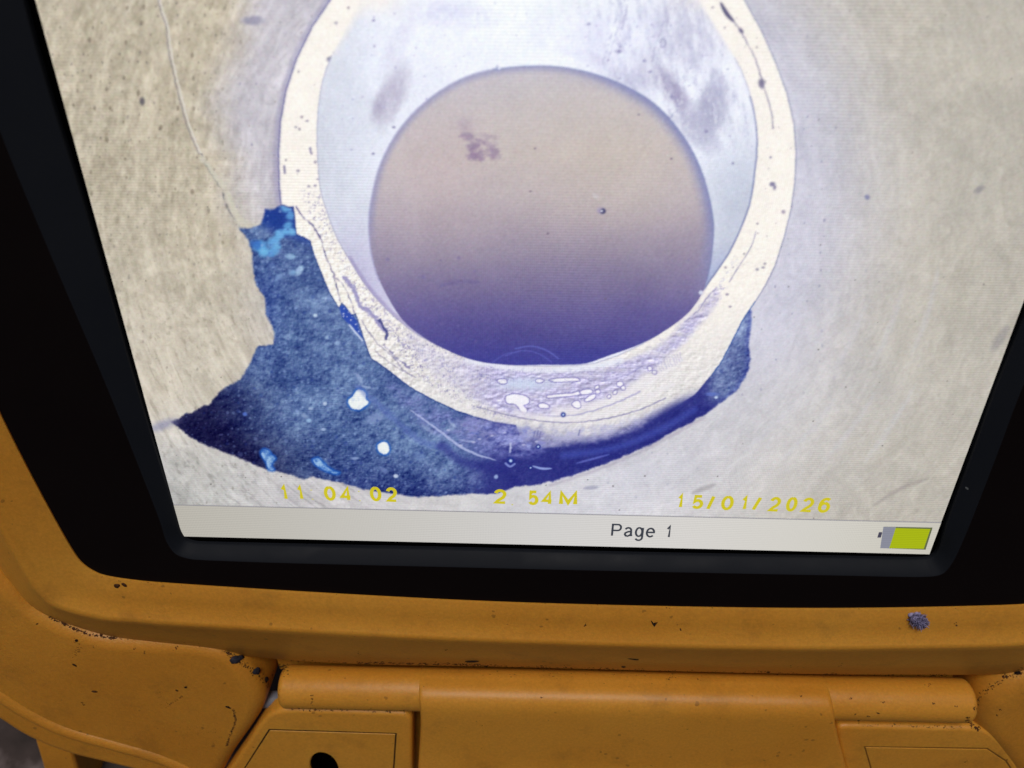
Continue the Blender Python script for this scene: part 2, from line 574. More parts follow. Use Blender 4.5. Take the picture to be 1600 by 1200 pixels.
    stroke([(320, 248), (330, 266), (344, 284), (356, 300), (362, 322), (376, 344)], 3.2, (206, 202, 186), 0.75, jit=3.5, soft=1.5)
    blob(316, 249, 5, 6, (208, 202, 186), 0.9)
    i, s = region([(352, 300), (364, 312), (372, 330), (386, 345), (402, 350), (412, 342), (416, 352), (392, 358), (374, 357), (362, 338)], 0, jit=3)
    put(sst(-3, 3, s) * 0.7, (205, 200, 184), i)

    # ---- the broken-out hollow, blue in the shade
    void = [(414, 326), (421, 328), (430, 327), (436, 321), (446, 318), (459, 321), (500, 330), (600, 400), (700, 560), (900, 600), (1100, 540),
            (1150, 470), (1175, 487), (1173, 510), (1170, 537), (1173, 556), (1171, 574), (1164, 591), (1150, 612), (1130, 627), (1105, 645), (1077, 662),
            (1050, 675), (1025, 691), (1000, 702), (960, 719), (925, 732), (885, 746), (850, 755), (825, 759), (805, 760), (790, 767), (775, 771), (735, 772),
            (687, 775), (650, 776), (622, 772), (605, 770), (567, 764), (530, 754), (505, 749), (490, 745), (475, 749), (460, 744), (445, 739), (410, 731), (370, 714),
            (345, 704), (322, 696), (292, 680), (268, 659), (279, 655), (290, 647), (299, 645), (307, 640), (330, 630), (338, 618), (350, 606), (362, 600), (375, 592), (384, 580), (392, 567),
            (398, 550), (402, 541), (427, 538), (428, 520), (424, 508), (415, 490), (413, 465), (402, 448), (396, 430), (394, 412), (394, 395),
            (387, 375), (374, 356), (390, 357), (407, 351), (411, 340)]
    i, s = region(void, 0, jit=5, js=7, seed=2)
    x, y = px[i], py[i]
    a = sst(-2.2, 2.2, s)
    v1 = fbm(x / 60, y / 40, 1, 5, 0.62)
    v2 = fbm(x / 11, y / 9, 4, 4, 0.7)
    col = np.zeros((len(i), 3), np.float32) + np.array([72, 95, 148], np.float32)
    # darker towards the lower left tip, the foot and the right-hand crescent
    tip = sst(470, 300, x) * sst(560, 640, y)
    dl = np.clip(tip + 0.6 * sst(640, 740, y) * sst(560, 400, x), 0, 1)
    col = col + (np.array([24, 24, 66]) - col) * (dl * 0.95)[:, None]
    up = np.exp(-((y - 480) / 60.0) ** 2) * np.exp(-((x - 415) / 26.0) ** 2)
    col = col + (np.array([55, 78, 145]) - col) * (0.8 * up)[:, None]
    foot = sst(690, 775, y) * sst(460, 560, x)
    col = col + (np.array([42, 54, 118]) - col) * (foot * 0.6)[:, None]
    cres = sst(700, 790, x)
    col = col + (np.array([42, 46, 124]) - col) * cres[:, None]
    tipr = sst(1090, 1125, x) * (1 - sst(612, 640, y + (x - 1120) * 0.2))
    col = col + (np.array([112, 130, 176]) - col) * (tipr * 0.95)[:, None]
    rim = sst(10, 0, s) * sst(1100, 1150, x)
    col = col + (np.array([70, 84, 160]) - col) * (0.7 * rim)[:, None]
    tex = 1 - 0.8 * cres * (1 - tipr) - 0.45 * dl * (1 - cres)
    v3 = fbm(x / 3.6, y / 3.2, 8, 2, .7)
    emb = fbm(x / 8, y / 7, 9, 4, .75) - fbm((x + 2) / 8, (y + 2) / 7, 9, 4, .75)
    lum = v1 * 112 + v2 * 80 + v3 * 40 + emb * 85
    mid = np.exp(-((x - 520) / 110.0) ** 2 - ((y - 560) / 90.0) ** 2) * 22 + np.exp(-((x - 690) / 90.0) ** 2 - ((y - 690) / 60.0) ** 2) * 20
    col = col + ((lum * tex + mid)[:, None] * np.array([0.95, 1.0, 0.8]))
    nook = sst(372, 350, y + (x - 430) * -0.35) * (x < 520)
    col = col + (np.array([22, 52, 138]) - col) * (nook * 0.9)[:, None]
    dk = sst(8, 0, s) * sst(540, 700, y) * sst(560, 300, x)
    col = col + (np.array([24, 24, 70]) - col) * (0.5 * dk)[:, None]
    put(a, col, i)
    # a soft bruise of the wall beyond the left tip
    blob(255, 664, 22, 7, (140, 142, 172), 0.7, soft=0.8, ang=-0.3)
    # brown-mauve smear behind the thin dark edge under the crescent
    stroke([(1100, 652), (1050, 680), (1000, 706), (930, 735), (860, 758)], 2.5, (150, 140, 160), 0.35, soft=2.5, jit=1)
    # frost-blue blobs in the nook and down the slope
    for (bx, by, br, bc) in [(446, 325, 8, (96, 160, 214)), (455, 337, 8, (86, 146, 206)), (450, 352, 7, (92, 158, 214)), (456, 362, 7, (116, 182, 230)), (447, 361, 7, (104, 172, 226)),
                             (437, 366, 8, (110, 178, 230)), (430, 374, 7, (104, 170, 224)), (424, 379, 7, (100, 164, 220)), (428, 390, 8, (100, 164, 220)),
                             (434, 384, 6, (110, 175, 225)), (408, 387, 11, (98, 168, 224)), (413, 395, 8, (112, 180, 228)), (400, 382, 8, (60, 112, 190)), (424, 397, 5, (90, 150, 212))]:
        blob(bx, by, br, br * 0.85, bc, 0.92, soft=0.55, jit=0.4, seed=int(bx) % 9)
    for (bx, by, rx, ry, an, bc, al) in [(454, 401, 8, 4, 0.1, (150, 186, 220), .8), (468, 422, 8, 5, -0.9, (176, 208, 234), .9), (457, 426, 5, 4, 0, (130, 170, 212), .7),
                                         (435, 433, 7, 4, -0.8, (122, 152, 200), .7), (425, 415, 5, 5, 0, (104, 132, 190), .5), (492, 478, 6, 6, 0, (140, 165, 205), .5),
                                         (493, 493, 3, 3, 0, (200, 220, 240), .9), (511, 527, 4, 3, 0, (160, 186, 220), .8), (450, 527, 6, 4, 0, (140, 166, 206), .7),
                                         (527, 536, 4, 3, 0, (150, 176, 214), .8), (508, 631, 3, 3, 0, (190, 205, 230), .9), (486, 638, 4, 2, 0, (170, 190, 222), .8),
                                         (476, 650, 5, 3, .4, (150, 170, 206), .7), (483, 657, 4, 3, 0, (160, 196, 232), .8), (505, 671, 4, 2, 0, (170, 190, 225), .8), (383, 647, 4, 3, 0, (90, 120, 210), .8),
                                         (585, 655, 16, 8, -0.3, (140, 160, 205), .7), (600, 735, 8, 4, 0.5, (130, 150, 200), .6), (618, 744, 4, 3, 0, (210, 220, 240), .9), (555, 716, 7, 2, 0, (160, 180, 220), .7),
                                         (575, 605, 10, 2, 0.2, (160, 180, 215), .7), (562, 592, 3, 9, -0.5, (150, 170, 210), .7), (655, 712, 9, 8, 0, (125, 150, 200), .5), (706, 661, 8, 2.5, 0.8, (170, 190, 225), .8),
                                         (730, 689, 10, 1.8, 0.1, (190, 205, 235), .8), (740, 677, 8, 2.2, 0, (60, 84, 180), .8), (775, 745, 3, 3, 0, (160, 180, 225), .9), (668, 670, 12, 3, 0.6, (170, 184, 220), .5)]:
        blob(bx, by, rx, ry, bc, al, soft=0.5, ang=an, jit=0.35)
    vm = np.zeros(N, np.float32); vm[i] = a * tex
    specks(vm, 9, 0.42, 0.6, 2.6, (150, 176, 222), 0.45, 6)
    specks(vm, 13, 0.30, 0.8, 3.6, (40, 62, 140), 0.45, 9)
    specks(vm, 24, 0.35, 1.0, 5.0, (134, 156, 208), 0.42, 1)
    # white lumps with a blue fringe
    for poly in ([(544, 626), (552, 618), (558, 609), (567, 610), (572, 616), (571, 622), (576, 628), (570, 635), (560, 640), (548, 636)],
                 [(590, 696), (596, 691), (604, 692), (608, 698), (607, 706), (600, 710), (592, 705)],
                 [(408, 706), (412, 702), (419, 704), (424, 710), (430, 716), (426, 722), (424, 727), (428, 734), (420, 733), (416, 722), (410, 714)],
                 [(488, 718), (496, 716), (504, 722), (512, 730), (522, 736), (530, 739), (522, 740), (508, 735), (496, 728)]):
        big = poly[0][0] in (544, 590)
        i, s = region(poly, 3, jit=2.5, js=4)
        put(sst(-5, 0, s) * 0.8, (30, 92, 190), i)
        nz = fbm(px[i] / 5, py[i] / 5, 7, 3, .7)
        put(sst(-1, 1.2, s) * (1 if big else np.clip(.75 + nz * 2, 0, 1)), (236, 240, 240) if big else (150, 186, 226), i)
        if big:
            put(sst(0, 2, s) * sst(.05, .3, nz) * .6, (190, 206, 230), i)

    # ---- cream rim of the pipe
    ring = [(521, -15), (517, 0), (488, 43), (465, 90), (448, 140), (439, 190), (436, 240), (437, 290), (440, 319), (452, 323), (459, 322), (461, 345), (464, 366), (474, 370), (485, 376),
            (489, 392), (495, 408), (502, 425), (510, 446), (518, 462), (530, 481), (534, 473), (541, 480), (549, 492), (556, 490), (560, 502), (566, 520), (574, 545), (580, 560), (590, 566), (605, 577),
            (640, 604), (663, 617), (680, 626), (712, 641), (740, 650), (772, 659), (806, 664), (812, 680), (800, 697), (850, 700), (900, 695), (950, 687), (1000, 667), (1045, 642), (1085, 617), (1108, 590),
            (1125, 568), (1140, 540), (1160, 500), (1180, 470), (1196, 444), (1210, 415), (1224, 372), (1235, 328), (1241, 285), (1243, 240), (1240, 195), (1229, 147), (1212, 100), (1190, 50), (1165, 5), (1155, -15),
            (840, -200)]
    i, s = region(ring, 0, jit=1.6, js=5, seed=3)
    x, y = px[i], py[i]
    rt = fbm(x / 30, y / 30, 2, 4)
    c = np.zeros((len(i), 3), np.float32) + np.array([248, 242, 233], np.float32)
    lo = sst(420, 640, y)[:, None]
    c = c + (np.array([226, 223, 222]) - c) * lo
    c = c + (rt * 12)[:, None]
    # under the lip the wet rim dissolves into the blue on its left side
    fade = sst(655, 700, y + fbm(x / 10, y / 10, 5, 4) * 26) * (1 - sst(800, 930, x))
    low = sst(600, 640, y) * sst(820, 900, x)
    emb = fbm(x / 9, y / 7, 3, 4, .75) - fbm((x + 2.2) / 9, (y + 2.2) / 7, 3, 4, .75)
    c = c + (emb * 105 * sst(300, 420, y + (x < 560) * 20) * (0.25 + 0.75 * sst(700, 600, x) + 0.4 * sst(520, 560, y)))[:, None]
    hard = sst(-1.2, 1.2, s) * (1 - low) + sst(-4, 18, s) * low
    put(hard * (1 - fade), c, i)
    put((1 - sst(0.4, 1.8, np.abs(s + 1.0))) * 0.8 * (y < 330) * (x < 700), (84, 84, 140), i)
    put((1 - sst(0.2, 1.6, np.abs(s + 1.0))) * 0.6 * (x > 900) * (y < 470), (112, 118, 150), i)
    put((1 - sst(0.3, 1.6, np.abs(s + 0.5))) * 0.8 * (x > 1100) * (y > 470) * (y < 585), (44, 80, 150), i)
    put((1 - sst(0.3, 1.5, np.abs(s + 0.5))) * 0.85 * (x < 740) * (y > 322), (40, 62, 130), i)
    put((1 - sst(0.0, 9, np.abs(s + 4))) * 0.35 * (y < 320) * (x < 700), (130, 128, 170), i)
    rm = np.zeros(N, np.float32); rm[i] = sst(2, 6, s)
    specks(rm * (px < 560) * (py < 320), 24, 0.22, 0.8, 3.2, (150, 140, 155), 0.8, 2)
    specks(rm * (px > 1100) * (py < 420), 17, 0.28, 0.6, 2.6, (140, 134, 150), 0.75, 5)
    # pitted lower-left run of the rim
    pit = np.zeros(N, np.float32)
    j, s2 = region([(470, 296), (500, 300), (535, 388), (588, 462), (640, 508), (700, 545), (790, 575), (800, 655), (700, 618), (640, 575), (588, 500), (560, 470), (520, 400), (488, 345)], 4)
    pit[j] = sst(-6, 6, s2)
    pf = fbm(px / 4.2, py / 4.2, 6, 3, 0.8)
    put(pit * sst(0.13, 0.2, pf) * 0.45, (122, 116, 168))
    pg = fbm(px / 11.0, py / 9.0, 3, 3, 0.75); ph_ = fbm(px / 30, py / 30, 9, 3)
    put(pit * (1 - sst(0.0, 0.028, np.abs(pg - 0.03))) * np.clip(.35 + ph_ * 2.5, 0, .75), (104, 98, 152))
    put(pit * (1 - sst(0.0, 0.022, np.abs(pg + 0.12))) * np.clip(.3 - ph_ * 2.5, 0, .6), (124, 120, 168))
    specks(pit * rm, 8, 0.30, 0.6, 2.2, (110, 106, 150), 0.55, 3)
    dn = (70, 66, 120)
    stroke([(463, 322), (470, 335), (486, 350), (500, 372), (508, 398), (518, 420), (524, 440), (528, 458), (532, 470)], 1.2, dn, 0.85, jit=2.5, dash=.5)
    stroke([(520, 432), (532, 440), (540, 452), (546, 466), (552, 482), (556, 494)], 1.0, dn, 0.7, jit=2, dash=.5)
    stroke([(565, 500), (572, 512), (584, 530), (598, 545), (616, 560), (630, 578), (644, 588)], 1.0, dn, 0.65, jit=2.5, dash=.4)
    stroke([(586, 548), (600, 560), (622, 575), (650, 590)], 0.8, dn, 0.5, jit=1.5, dash=.4)
    stroke([(538, 434), (548, 446), (556, 458), (562, 474), (570, 484), (584, 492), (592, 506), (600, 514)], 3.4, (128, 124, 180), 0.75, jit=5, soft=1.8)
    stroke([(592, 500), (600, 512), (604, 522), (602, 528)], 2.2, (50, 54, 120), 0.85, jit=3)
    stroke([(600, 540), (612, 552), (618, 558), (640, 575)], 1.6, (84, 80, 140), 0.7, jit=4, dash=.5)
    i, s = region([(531, 479), (538, 478), (548, 490), (557, 500), (561, 514), (566, 528), (560, 522), (548, 508), (536, 498)], 3, jit=3)
    put(sst(-1.5, 1.5, s), (44, 74, 170), i)
    specks_m = np.zeros(N, np.float32); specks_m[i] = sst(0, 2, s)
    specks(specks_m, 6, 0.6, .6, 1.6, (220, 228, 245), 0.9, 4)
    stroke([(546, 508), (556, 520), (566, 532)], 1.3, (206, 216, 240), 0.9)
    # second line in the right-hand rim
    stroke([(1126, 4), (1136, 22), (1147, 34)], 3.4, (66, 62, 100), 0.9, taper=True, soft=1.4)
    stroke([(1145, 32), (1155, 45), (1168, 68), (1180, 92), (1190, 124), (1198, 150), (1206, 178), (1208, 200)], 1.1, (112, 106, 140), 0.8, jit=1.4, dash=.3)
    blob(1158, 48, 5, 3, (90, 84, 120), 0.85, ang=0.9); blob(1190, 130, 5, 7, (104, 98, 130), 0.85, jit=.5); blob(1207, 288, 4, 4, (110, 104, 140), .85, jit=.6)
    blob(1210, 293, 3, 4, (110, 104, 140), .8, jit=.6); blob(1224, 331, 3, 3, (130, 122, 150), .7); blob(1204, 246, 2, 2, (120, 115, 150), .8)
    stroke([(1181, 362), (1176, 380), (1164, 402), (1152, 420), (1140, 440)], 0.9, (110, 108, 150), 0.7, dash=.3)
    stroke([(513, 92), (520, 86), (526, 81)], 2.0, (128, 124, 150), 0.8, jit=3); blob(514, 93, 4, 4, (120, 118, 145), .8, jit=.5)
    stroke([(444, 260), (445, 270)], 2, (120, 116, 150), .8); stroke([(484, 232), (487, 240)], 2.2, (130, 124, 155), .8, jit=2)
    for (bx, by) in [(480, 189), (462, 199), (525, 36), (496, 280), (483, 291), (492, 290), (466, 267), (1192, 418), (1195, 412), (1183, 421), (1136, 460), (1141, 479)]:
        blob(bx, by, 2.6, 1.9, (140, 134, 156), .75, jit=.5)

    # ---- wet lavender band and drops below the mouth
    wet = [(640, 516), (690, 548), (760, 566), (840, 574), (930, 571), (990, 558), (1040, 530), (1100, 470), (1118, 452), (1128, 462), (1110, 490), (1060, 545), (1005, 590), (960, 620), (905, 640), (850, 652),
           (800, 650), (740, 625), (690, 596), (650, 560), (632, 530)]
    i, s = region(wet, 3, jit=9, js=16, seed=6)
    x, y = px[i], py[i]
    w = fbm(x / 26, y / 9, 3, 5, 0.65)
    c = np.array([184, 179, 216], np.float32) + (w * 90)[:, None] * np.array([1, 1, .7])
    emb = fbm(x / 10, y / 5, 5, 4, .7) - fbm((x + 2) / 10, (y + 2.5) / 5, 5, 4, .7)
    c = c + (emb * 170)[:, None]
    put(sst(-5, 9, s) * np.clip(0.8 + w * 1.6, 0, 1) * (0.35 + 0.65 * sst(690, 780, x)), c, i)
    stroke([(1060, 560), (1020, 592), (975, 616), (930, 632), (870, 642)], 7, (232, 228, 232), 0.75, soft=6, jit=4)
    blob(820, 600, 40, 9, (206, 218, 238), 0.8, soft=.8)
    stroke([(730, 563), (790, 574), (850, 578), (920, 574), (970, 563)], 4.5, (232, 234, 244), 0.9, soft=3)
    stroke([(1000, 576), (960, 590), (900, 602), (860, 608)], 1.4, (120, 116, 168), 0.0)
    drops = [[(790, 620), (800, 616), (816, 617), (826, 622), (826, 630), (818, 634), (824, 640), (820, 647), (812, 640), (806, 632), (792, 630)],
             [(841, 632), (848, 630), (857, 633), (858, 637), (850, 638), (843, 637)],
             [(854, 618), (870, 616), (895, 614), (904, 612), (908, 616), (890, 619), (868, 621), (856, 622)],
             [(906, 612), (916, 608), (924, 609), (926, 613), (916, 616), (908, 616)],
             [(930, 604), (935, 602), (936, 606), (930, 608)],
             [(914, 624), (922, 618), (930, 616), (930, 621), (920, 627), (914, 627)],
             [(894, 630), (901, 626), (905, 627), (907, 636), (902, 638), (894, 633)],
             [(858, 594), (872, 591), (890, 590), (903, 591), (906, 595), (890, 596), (868, 597)],
             [(837, 594), (844, 592), (850, 595), (845, 598), (838, 597)],
             [(776, 594), (790, 592), (792, 598), (784, 600)], [(930, 611), (936, 609), (938, 613), (933, 615)], [(949, 619), (953, 617), (954, 621), (950, 622)],
             [(964, 598), (970, 596), (974, 600), (970, 604), (965, 603)], [(970, 605), (975, 603), (977, 608), (972, 609)], [(958, 612), (963, 610), (963, 615), (959, 616)],
             [(1012, 574), (1016, 572), (1019, 577), (1014, 579)], [(1020, 580), (1025, 579), (1025, 584), (1021, 584)]]
    for k, dp in enumerate(drops):
        i, s = region(dp, 3, 6, jit=1.5, js=4, seed=k % 5)
        put((1 - sst(0.2, 1.4, np.abs(s + 0.5))) * .75, (122, 116, 174), i)
        put(sst(-0.2, 1.6, s) * .95, (244, 242, 247), i)
    for k in range(11):                              # comb of little ticks on the right
        t = k / 10.0
        tx, ty = 1020 + 42 * t, 572 - 22 * t
        stroke([(tx, ty), (tx + 5, ty + 13)], 0.9, (160, 156, 198), 0.45, jit=2.5)
    lip = np.zeros(N, np.float32)
    j, s2 = region([(560, 470), (640, 520), (740, 566), (840, 576), (960, 566), (1040, 520), (1110, 455), (1150, 400), (1160, 410), (1110, 490), (1040, 560), (960, 590), (840, 600), (700, 580), (600, 520)], 4)
    lip[j] = sst(-5, 5, s2)
    pf2 = fbm(px / 5.5, py / 4.2, 9, 3, 0.8)
    put(lip * sst(0.12, 0.2, pf2) * 0.3, (140, 138, 190))
    pg = fbm(px / 13.0, py / 7.0, 5, 3, 0.75)
    put(lip * (1 - sst(0.0, 0.03, np.abs(pg - 0.05))) * np.clip(.2 + ph_ * 2.5, 0, .7), (136, 132, 184))
    stroke([(1113, 408), (1102, 440), (1085, 470), (1060, 500)], 5, (196, 186, 214), 0.6, soft=4, jit=4)
    stroke([(1120, 448), (1106, 464), (1092, 484), (1070, 504)], 1.0, (130, 126, 170), 0.8, jit=2, dash=.5)
    stroke([(1005, 570), (980, 586), (940, 596)], 1.0, (126, 124, 180), 0.5, dash=.5)
    # curved seams of the lower rim
    stroke([(745, 636), (780, 645), (820, 654), (880, 660), (940, 655), (1000, 640), (1040, 622)], 1.1, (120, 116, 160), 0.75, jit=1.2, dash=.3)
    stroke([(770, 628), (800, 640), (850, 650), (900, 648), (950, 634), (1000, 612)], 1.2, (160, 156, 196), 0.7, jit=1.5)
    stroke([(806, 644), (870, 655), (930, 650), (990, 630), (1050, 600)], 4, (232, 228, 232), 0.7, soft=3)
    i, s = region([(740, 652), (810, 668), (900, 668), (980, 655), (1030, 640), (1000, 668), (930, 690), (850, 700), (790, 700), (745, 688), (700, 668)], 3, jit=10, js=12, seed=4)
    x, y = px[i], py[i]
    w = fbm(x / 12, y / 8, 8, 4, .7)
    put(sst(-6, 8, s) * np.clip(0.35 + 2.2 * w, 0, .8), (176, 176, 212), i)
    put(sst(-6, 8, s) * sst(0.06, 0.2, w) * 0.6 * (x < 860), (112, 116, 186), i)
    for k, (tx, ty) in enumerate([(836, 674), (841, 673), (845, 675), (906, 672)]):
        stroke([(tx, ty), (tx - 2, ty + 8)], 1.0, (110, 112, 160), .8)
    i, s = region([(600, 590), (680, 634), (740, 656), (820, 672), (850, 706), (800, 716), (740, 706), (690, 684), (640, 650)], 3, jit=10, js=14, seed=7)
    x, y = px[i], py[i]
    w = fbm(x / 14, y / 9, 6, 4, .7)
    emb = fbm(x / 9, y / 6, 2, 4, .7) - fbm((x + 2) / 9, (y + 2) / 6, 2, 4, .7)
    put(sst(-8, 8, s) * np.clip(.42 + w * 1.6, 0, .85), np.array([122, 130, 190], np.float32) + (emb * 150)[:, None] + (sst(720, 820, x) * 40)[:, None], i)
    # glossy skin of the blue crescent
    stroke([(640, 640), (680, 668), (720, 698), (745, 710), (775, 719)], 2.0, (176, 186, 226), 0.85, taper=True, jit=1)
    stroke([(560, 606), (600, 640), (660, 690), (700, 700)], 5, (96, 116, 186), 0.5, soft=4, jit=4)
    stroke([(690, 696), (720, 720), (760, 730), (790, 734)], 7, (42, 46, 128), 0.6, soft=6)
    stroke([(832, 728), (846, 732), (862, 732)], 1.8, (150, 168, 226), 0.9, taper=True)
    stroke([(900, 724), (930, 716), (952, 710)], 1.6, (110, 120, 206), 0.7, taper=True, soft=1.5)
    stroke([(880, 712), (960, 700), (1030, 672), (1085, 640)], 5, (66, 80, 172), 0.6, soft=5)
    blob(1112, 616, 9, 3, (90, 112, 190), .8); blob(1119, 621, 3, 2, (200, 220, 246), .9)
    for k in range(10):
        blob(700 + 16 * k + (k * 37 % 11), 672 + (k * 53 % 29), 2.8, 1.6, (190, 192, 226), .75, jit=.5)
    for (bx, by, rr) in [(798, 720, 6), (841, 698, 4), (880, 648, 4), (829, 731, 3)]:
        blob(bx, by, rr, rr, (30, 44, 130), .9, soft=.4, jit=.1)
        blob(bx, by, rr * .4, rr * .4, (190, 214, 246), 1, soft=.5, jit=.1)
    stroke([(790, 724), (797, 729), (804, 725)], 1.6, (140, 156, 220), .8)
    stroke([(798, 693), (797, 706)], 1.6, (190, 196, 230), .8, jit=1)

    # ---- inside of the pipe
    inner = [(576, -20), (560, 10), (545, 38), (528, 70), (510, 105), (500, 145), (495, 200), (496, 250), (500, 295), (510, 330), (525, 370), (545, 405), (570, 445), (600, 480), (630, 507), (660, 528), (700, 547),
             (740, 562), (800, 571), (870, 572), (930, 568), (1000, 540), (1045, 512), (1080, 482), (1097, 457), (1120, 425), (1140, 395), (1157, 360), (1172, 320), (1180, 270), (1184, 220), (1177, 165), (1160, 112), (1136, 70),
             (1100, 10), (1085, -20), (840, -200)]
    i, s = region(inner, 2, jit=1.0, js=6)
    x, y = px[i], py[i]
    c = np.zeros((len(i), 3), np.float32) + np.array([238, 241, 252], np.float32)
    sidel = sst(640, 520, x)[:, None]
    c = c + (np.array([212, 216, 228]) - c) * sidel
    lowl = (sst(300, 470, y) * sst(680, 560, x))[:, None]
    c = c + (np.array([186, 182, 214]) - c) * lowl
    sider = (sst(1060, 1150, x) * sst(140, 330, y))[:, None]
    c = c + (np.array([198, 204, 220]) - c) * sider
    lowr = (sst(360, 450, y) * sst(1000, 1100, x))[:, None]
    c = c + (np.array([160, 170, 206]) - c) * lowr
    warm = (sst(70, -20, y + np.abs(x - 760) * 0.12))[:, None]
    c = c + (np.array([240, 244, 244]) - c) * warm * .8
    w = fbm(x / 45, y / 60, 3, 5, .6)
    w3 = fbm(x / 7, y / 10, 5, 4, .75)
    c = c + (w * 26)[:, None] + (w3 * 9)[:, None]
    topring = sst(40, -10, y) * (sst(660, 590, x) + sst(1020, 1080, x))
    put(sst(-1.5, 1.5, s), c, i)
    # the rim melts into the glare at the top
    put(sst(-1, 1, s) * np.clip(topring, 0, 1) * .9, (243, 236, 228), i)
    put(sst(14, -4, s) * sst(-3, 0, s) * (1 - sst(40, 120, y)) * .8, (243, 237, 230), i)
    put((1 - sst(.3, 1.6, np.abs(s - .5))) * .45 * (y > 90), (140, 140, 170), i)
    put((1 - sst(.3, 2.4, np.abs(s - 1.0))) * .7 * (x > 1100) * (y > 150), (116, 124, 166), i)
    put((1 - sst(.5, 5, np.abs(s - 3))) * .5 * (x < 700) * (y > 400), (140, 128, 176), i)
    im = np.zeros(N, np.float32); im[i] = sst(0, 4, s)

    def smudge(cx, cy, rx, ry, ang, colour, al, seed, sc=14.0):
        R = max(rx, ry) * 1.5
        k = near(cx - R, cy - R, cx + R, cy + R)
        if not len(k):
            return
        x, y = px[k] - cx, py[k] - cy
        ca, sa = math.cos(ang), math.sin(ang)
        d_ = np.hypot((x*ca + y*sa) / rx, (-x*sa + y*ca) / ry)
        n_ = fbm(px[k] / sc, py[k] / (sc * 1.5), seed, 5, .7)
        put((1 - sst(.35, 1.15, d_ + n_ * .9)) * np.clip(al + n_ * 1.3, 0, 1) * im[k], colour, k)
    smudge(612, 150, 62, 26, -1.15, (186, 180, 198), .8, 2)
    smudge(592, 165, 30, 12, -1.2, (178, 172, 192), .7, 4, 8)
    smudge(1112, 168, 66, 34, -1.35, (170, 170, 194), .85, 3)
    smudge(1085, 200, 60, 26, 0.8, (184, 184, 206), .7, 11, 7)
    smudge(1060, 40, 60, 60, 0.8, (192, 192, 212), .6, 10, 7)
    smudge(980, 120, 60, 30, 0.4, (196, 196, 220), .6, 3, 6)
    smudge(1050, 138, 54, 18, 0.95, (162, 156, 184), .95, 5, 9)
    smudge(1020, 105, 50, 30, 0.7, (196, 194, 212), .5, 6)
    smudge(1085, 70, 60, 50, 0.3, (200, 200, 218), .55, 7)
    smudge(700, 20, 90, 30, 0.1, (208, 208, 232), .5, 8)
    smudge(960, 60, 90, 60, 0, (210, 210, 232), .4, 9)
    smudge(620, 70, 60, 20, -1.1, (214, 212, 230), .5, 1)
    smudge(920, 90, 60, 12, 0.3, (214, 212, 232), .4, 2)
    for k in range(6):                               # scratch tracks down the back wall
        x0 = 945 + 6.5 * (k % 3) + (75 if k > 2 else 0)
        stroke([(x0 + 26, -10), (x0 + 18, 30), (x0 + 8, 62), (x0 - 2, 98)], 1.4, (160, 158, 186), .6, jit=2, dash=1.3, dscale=5)
    stroke([(1031, 66), (1036, 60), (1040, 66), (1038, 74), (1032, 72)], 1.0, (150, 146, 176), .8)
    stroke([(1044, 142), (1052, 152), (1058, 160), (1060, 168), (1052, 178), (1044, 184), (1038, 180)], 1.2, (140, 138, 176), .7, jit=2, dash=.4)
    for (bx, by, rr) in [(967, 80, 4), (969, 73, 2.5), (920, 38, 3), (583, 240, 2.6), (584, 32, 2.4), (615, 199, 2.4), (585, 72, 2.2), (1145, 255, 2.2), (1137, 108, 2), (1042, 184, 3), (1007, 95, 2.5), (1016, 112, 3), (1050, 152, 5), (1104, 205, 3)]:
        blob(bx, by, rr, rr * .8, (138, 134, 170), .85, jit=.5)
    specks(im * (py < 260), 16, .28, .6, 2.2, (176, 172, 204), .7, 7)
    specks(im * (py < 230) * (px > 900), 9, .25, .6, 2.0, (168, 164, 196), .6, 2)
    sm = fbm(px / 7 - py / 40, py / 26, 4, 5, .7)
    put(im * sst(.02, .2, sm) * sst(880, 960, px) * sst(260, 180, py) * .5, (184, 184, 208))
    put(im * sst(.05, .2, -sm) * sst(900, 960, px) * sst(260, 180, py) * .5, (244, 246, 254))

    # ---- the round mouth
    disc = [(838, 103), (800, 105), (770, 109), (730, 120), (690, 141), (650, 173), (620, 209), (596, 254), (583, 300), (577, 342), (580, 390), (590, 430), (607, 466), (630, 501), (660, 526), (700, 548),
            (740, 563), (790, 570), (850, 570), (915, 568), (950, 556), (1000, 538), (1040, 516), (1078, 486), (1097, 458), (1107, 428), (1113, 390), (1115, 350), (1107, 303), (1090, 252), (1060, 202), (1020, 160), (970, 131), (920, 113), (870, 104)]
    i, s = region(disc, 4, jit=.8, js=5)
    x, y = px[i], py[i]
    yy = y + fbm(x / 260, y / 60, 2, 3) * 26 + (x - 850) * 0.02
    stops = [(90, (192, 186, 194)), (150, (199, 191, 193)), (240, (200, 189, 187)), (300, (191, 180, 184)), (350, (172, 160, 172)), (400, (150, 139, 162)), (450, (122, 112, 152)), (490, (98, 90, 148)), (520, (82, 77, 142)), (545, (69, 67, 141)), (575, (60, 62, 144))]
    ys = [q[0] for q in stops]
    c = np.stack([np.interp(yy, ys, [q[1][k] for q in stops]) for k in range(3)], 1).astype(np.float32)
    warmr = np.exp(-((x - 960) / 130.) ** 2 - ((y - 250) / 110.) ** 2)[:, None]
    c = c + (np.array([204, 192, 180]) - c) * warmr * .45
    pinkl = np.exp(-((x - 680) / 80.) ** 2 - ((y - 260) / 90.) ** 2)[:, None]
    c = c + (np.array([198, 180, 184]) - c) * pinkl * .45
    c = c + (fbm(x / 40, y / 40, 7, 4) * 9)[:, None]
    c = c * (1 + 0.0 * x)[:, None]
    put(sst(-1, 1, s), c, i)
    put((1 - sst(0, 14, s)) * sst(-1, 1, s) * .65 * sst(420, 330, y), (140, 140, 180), i)
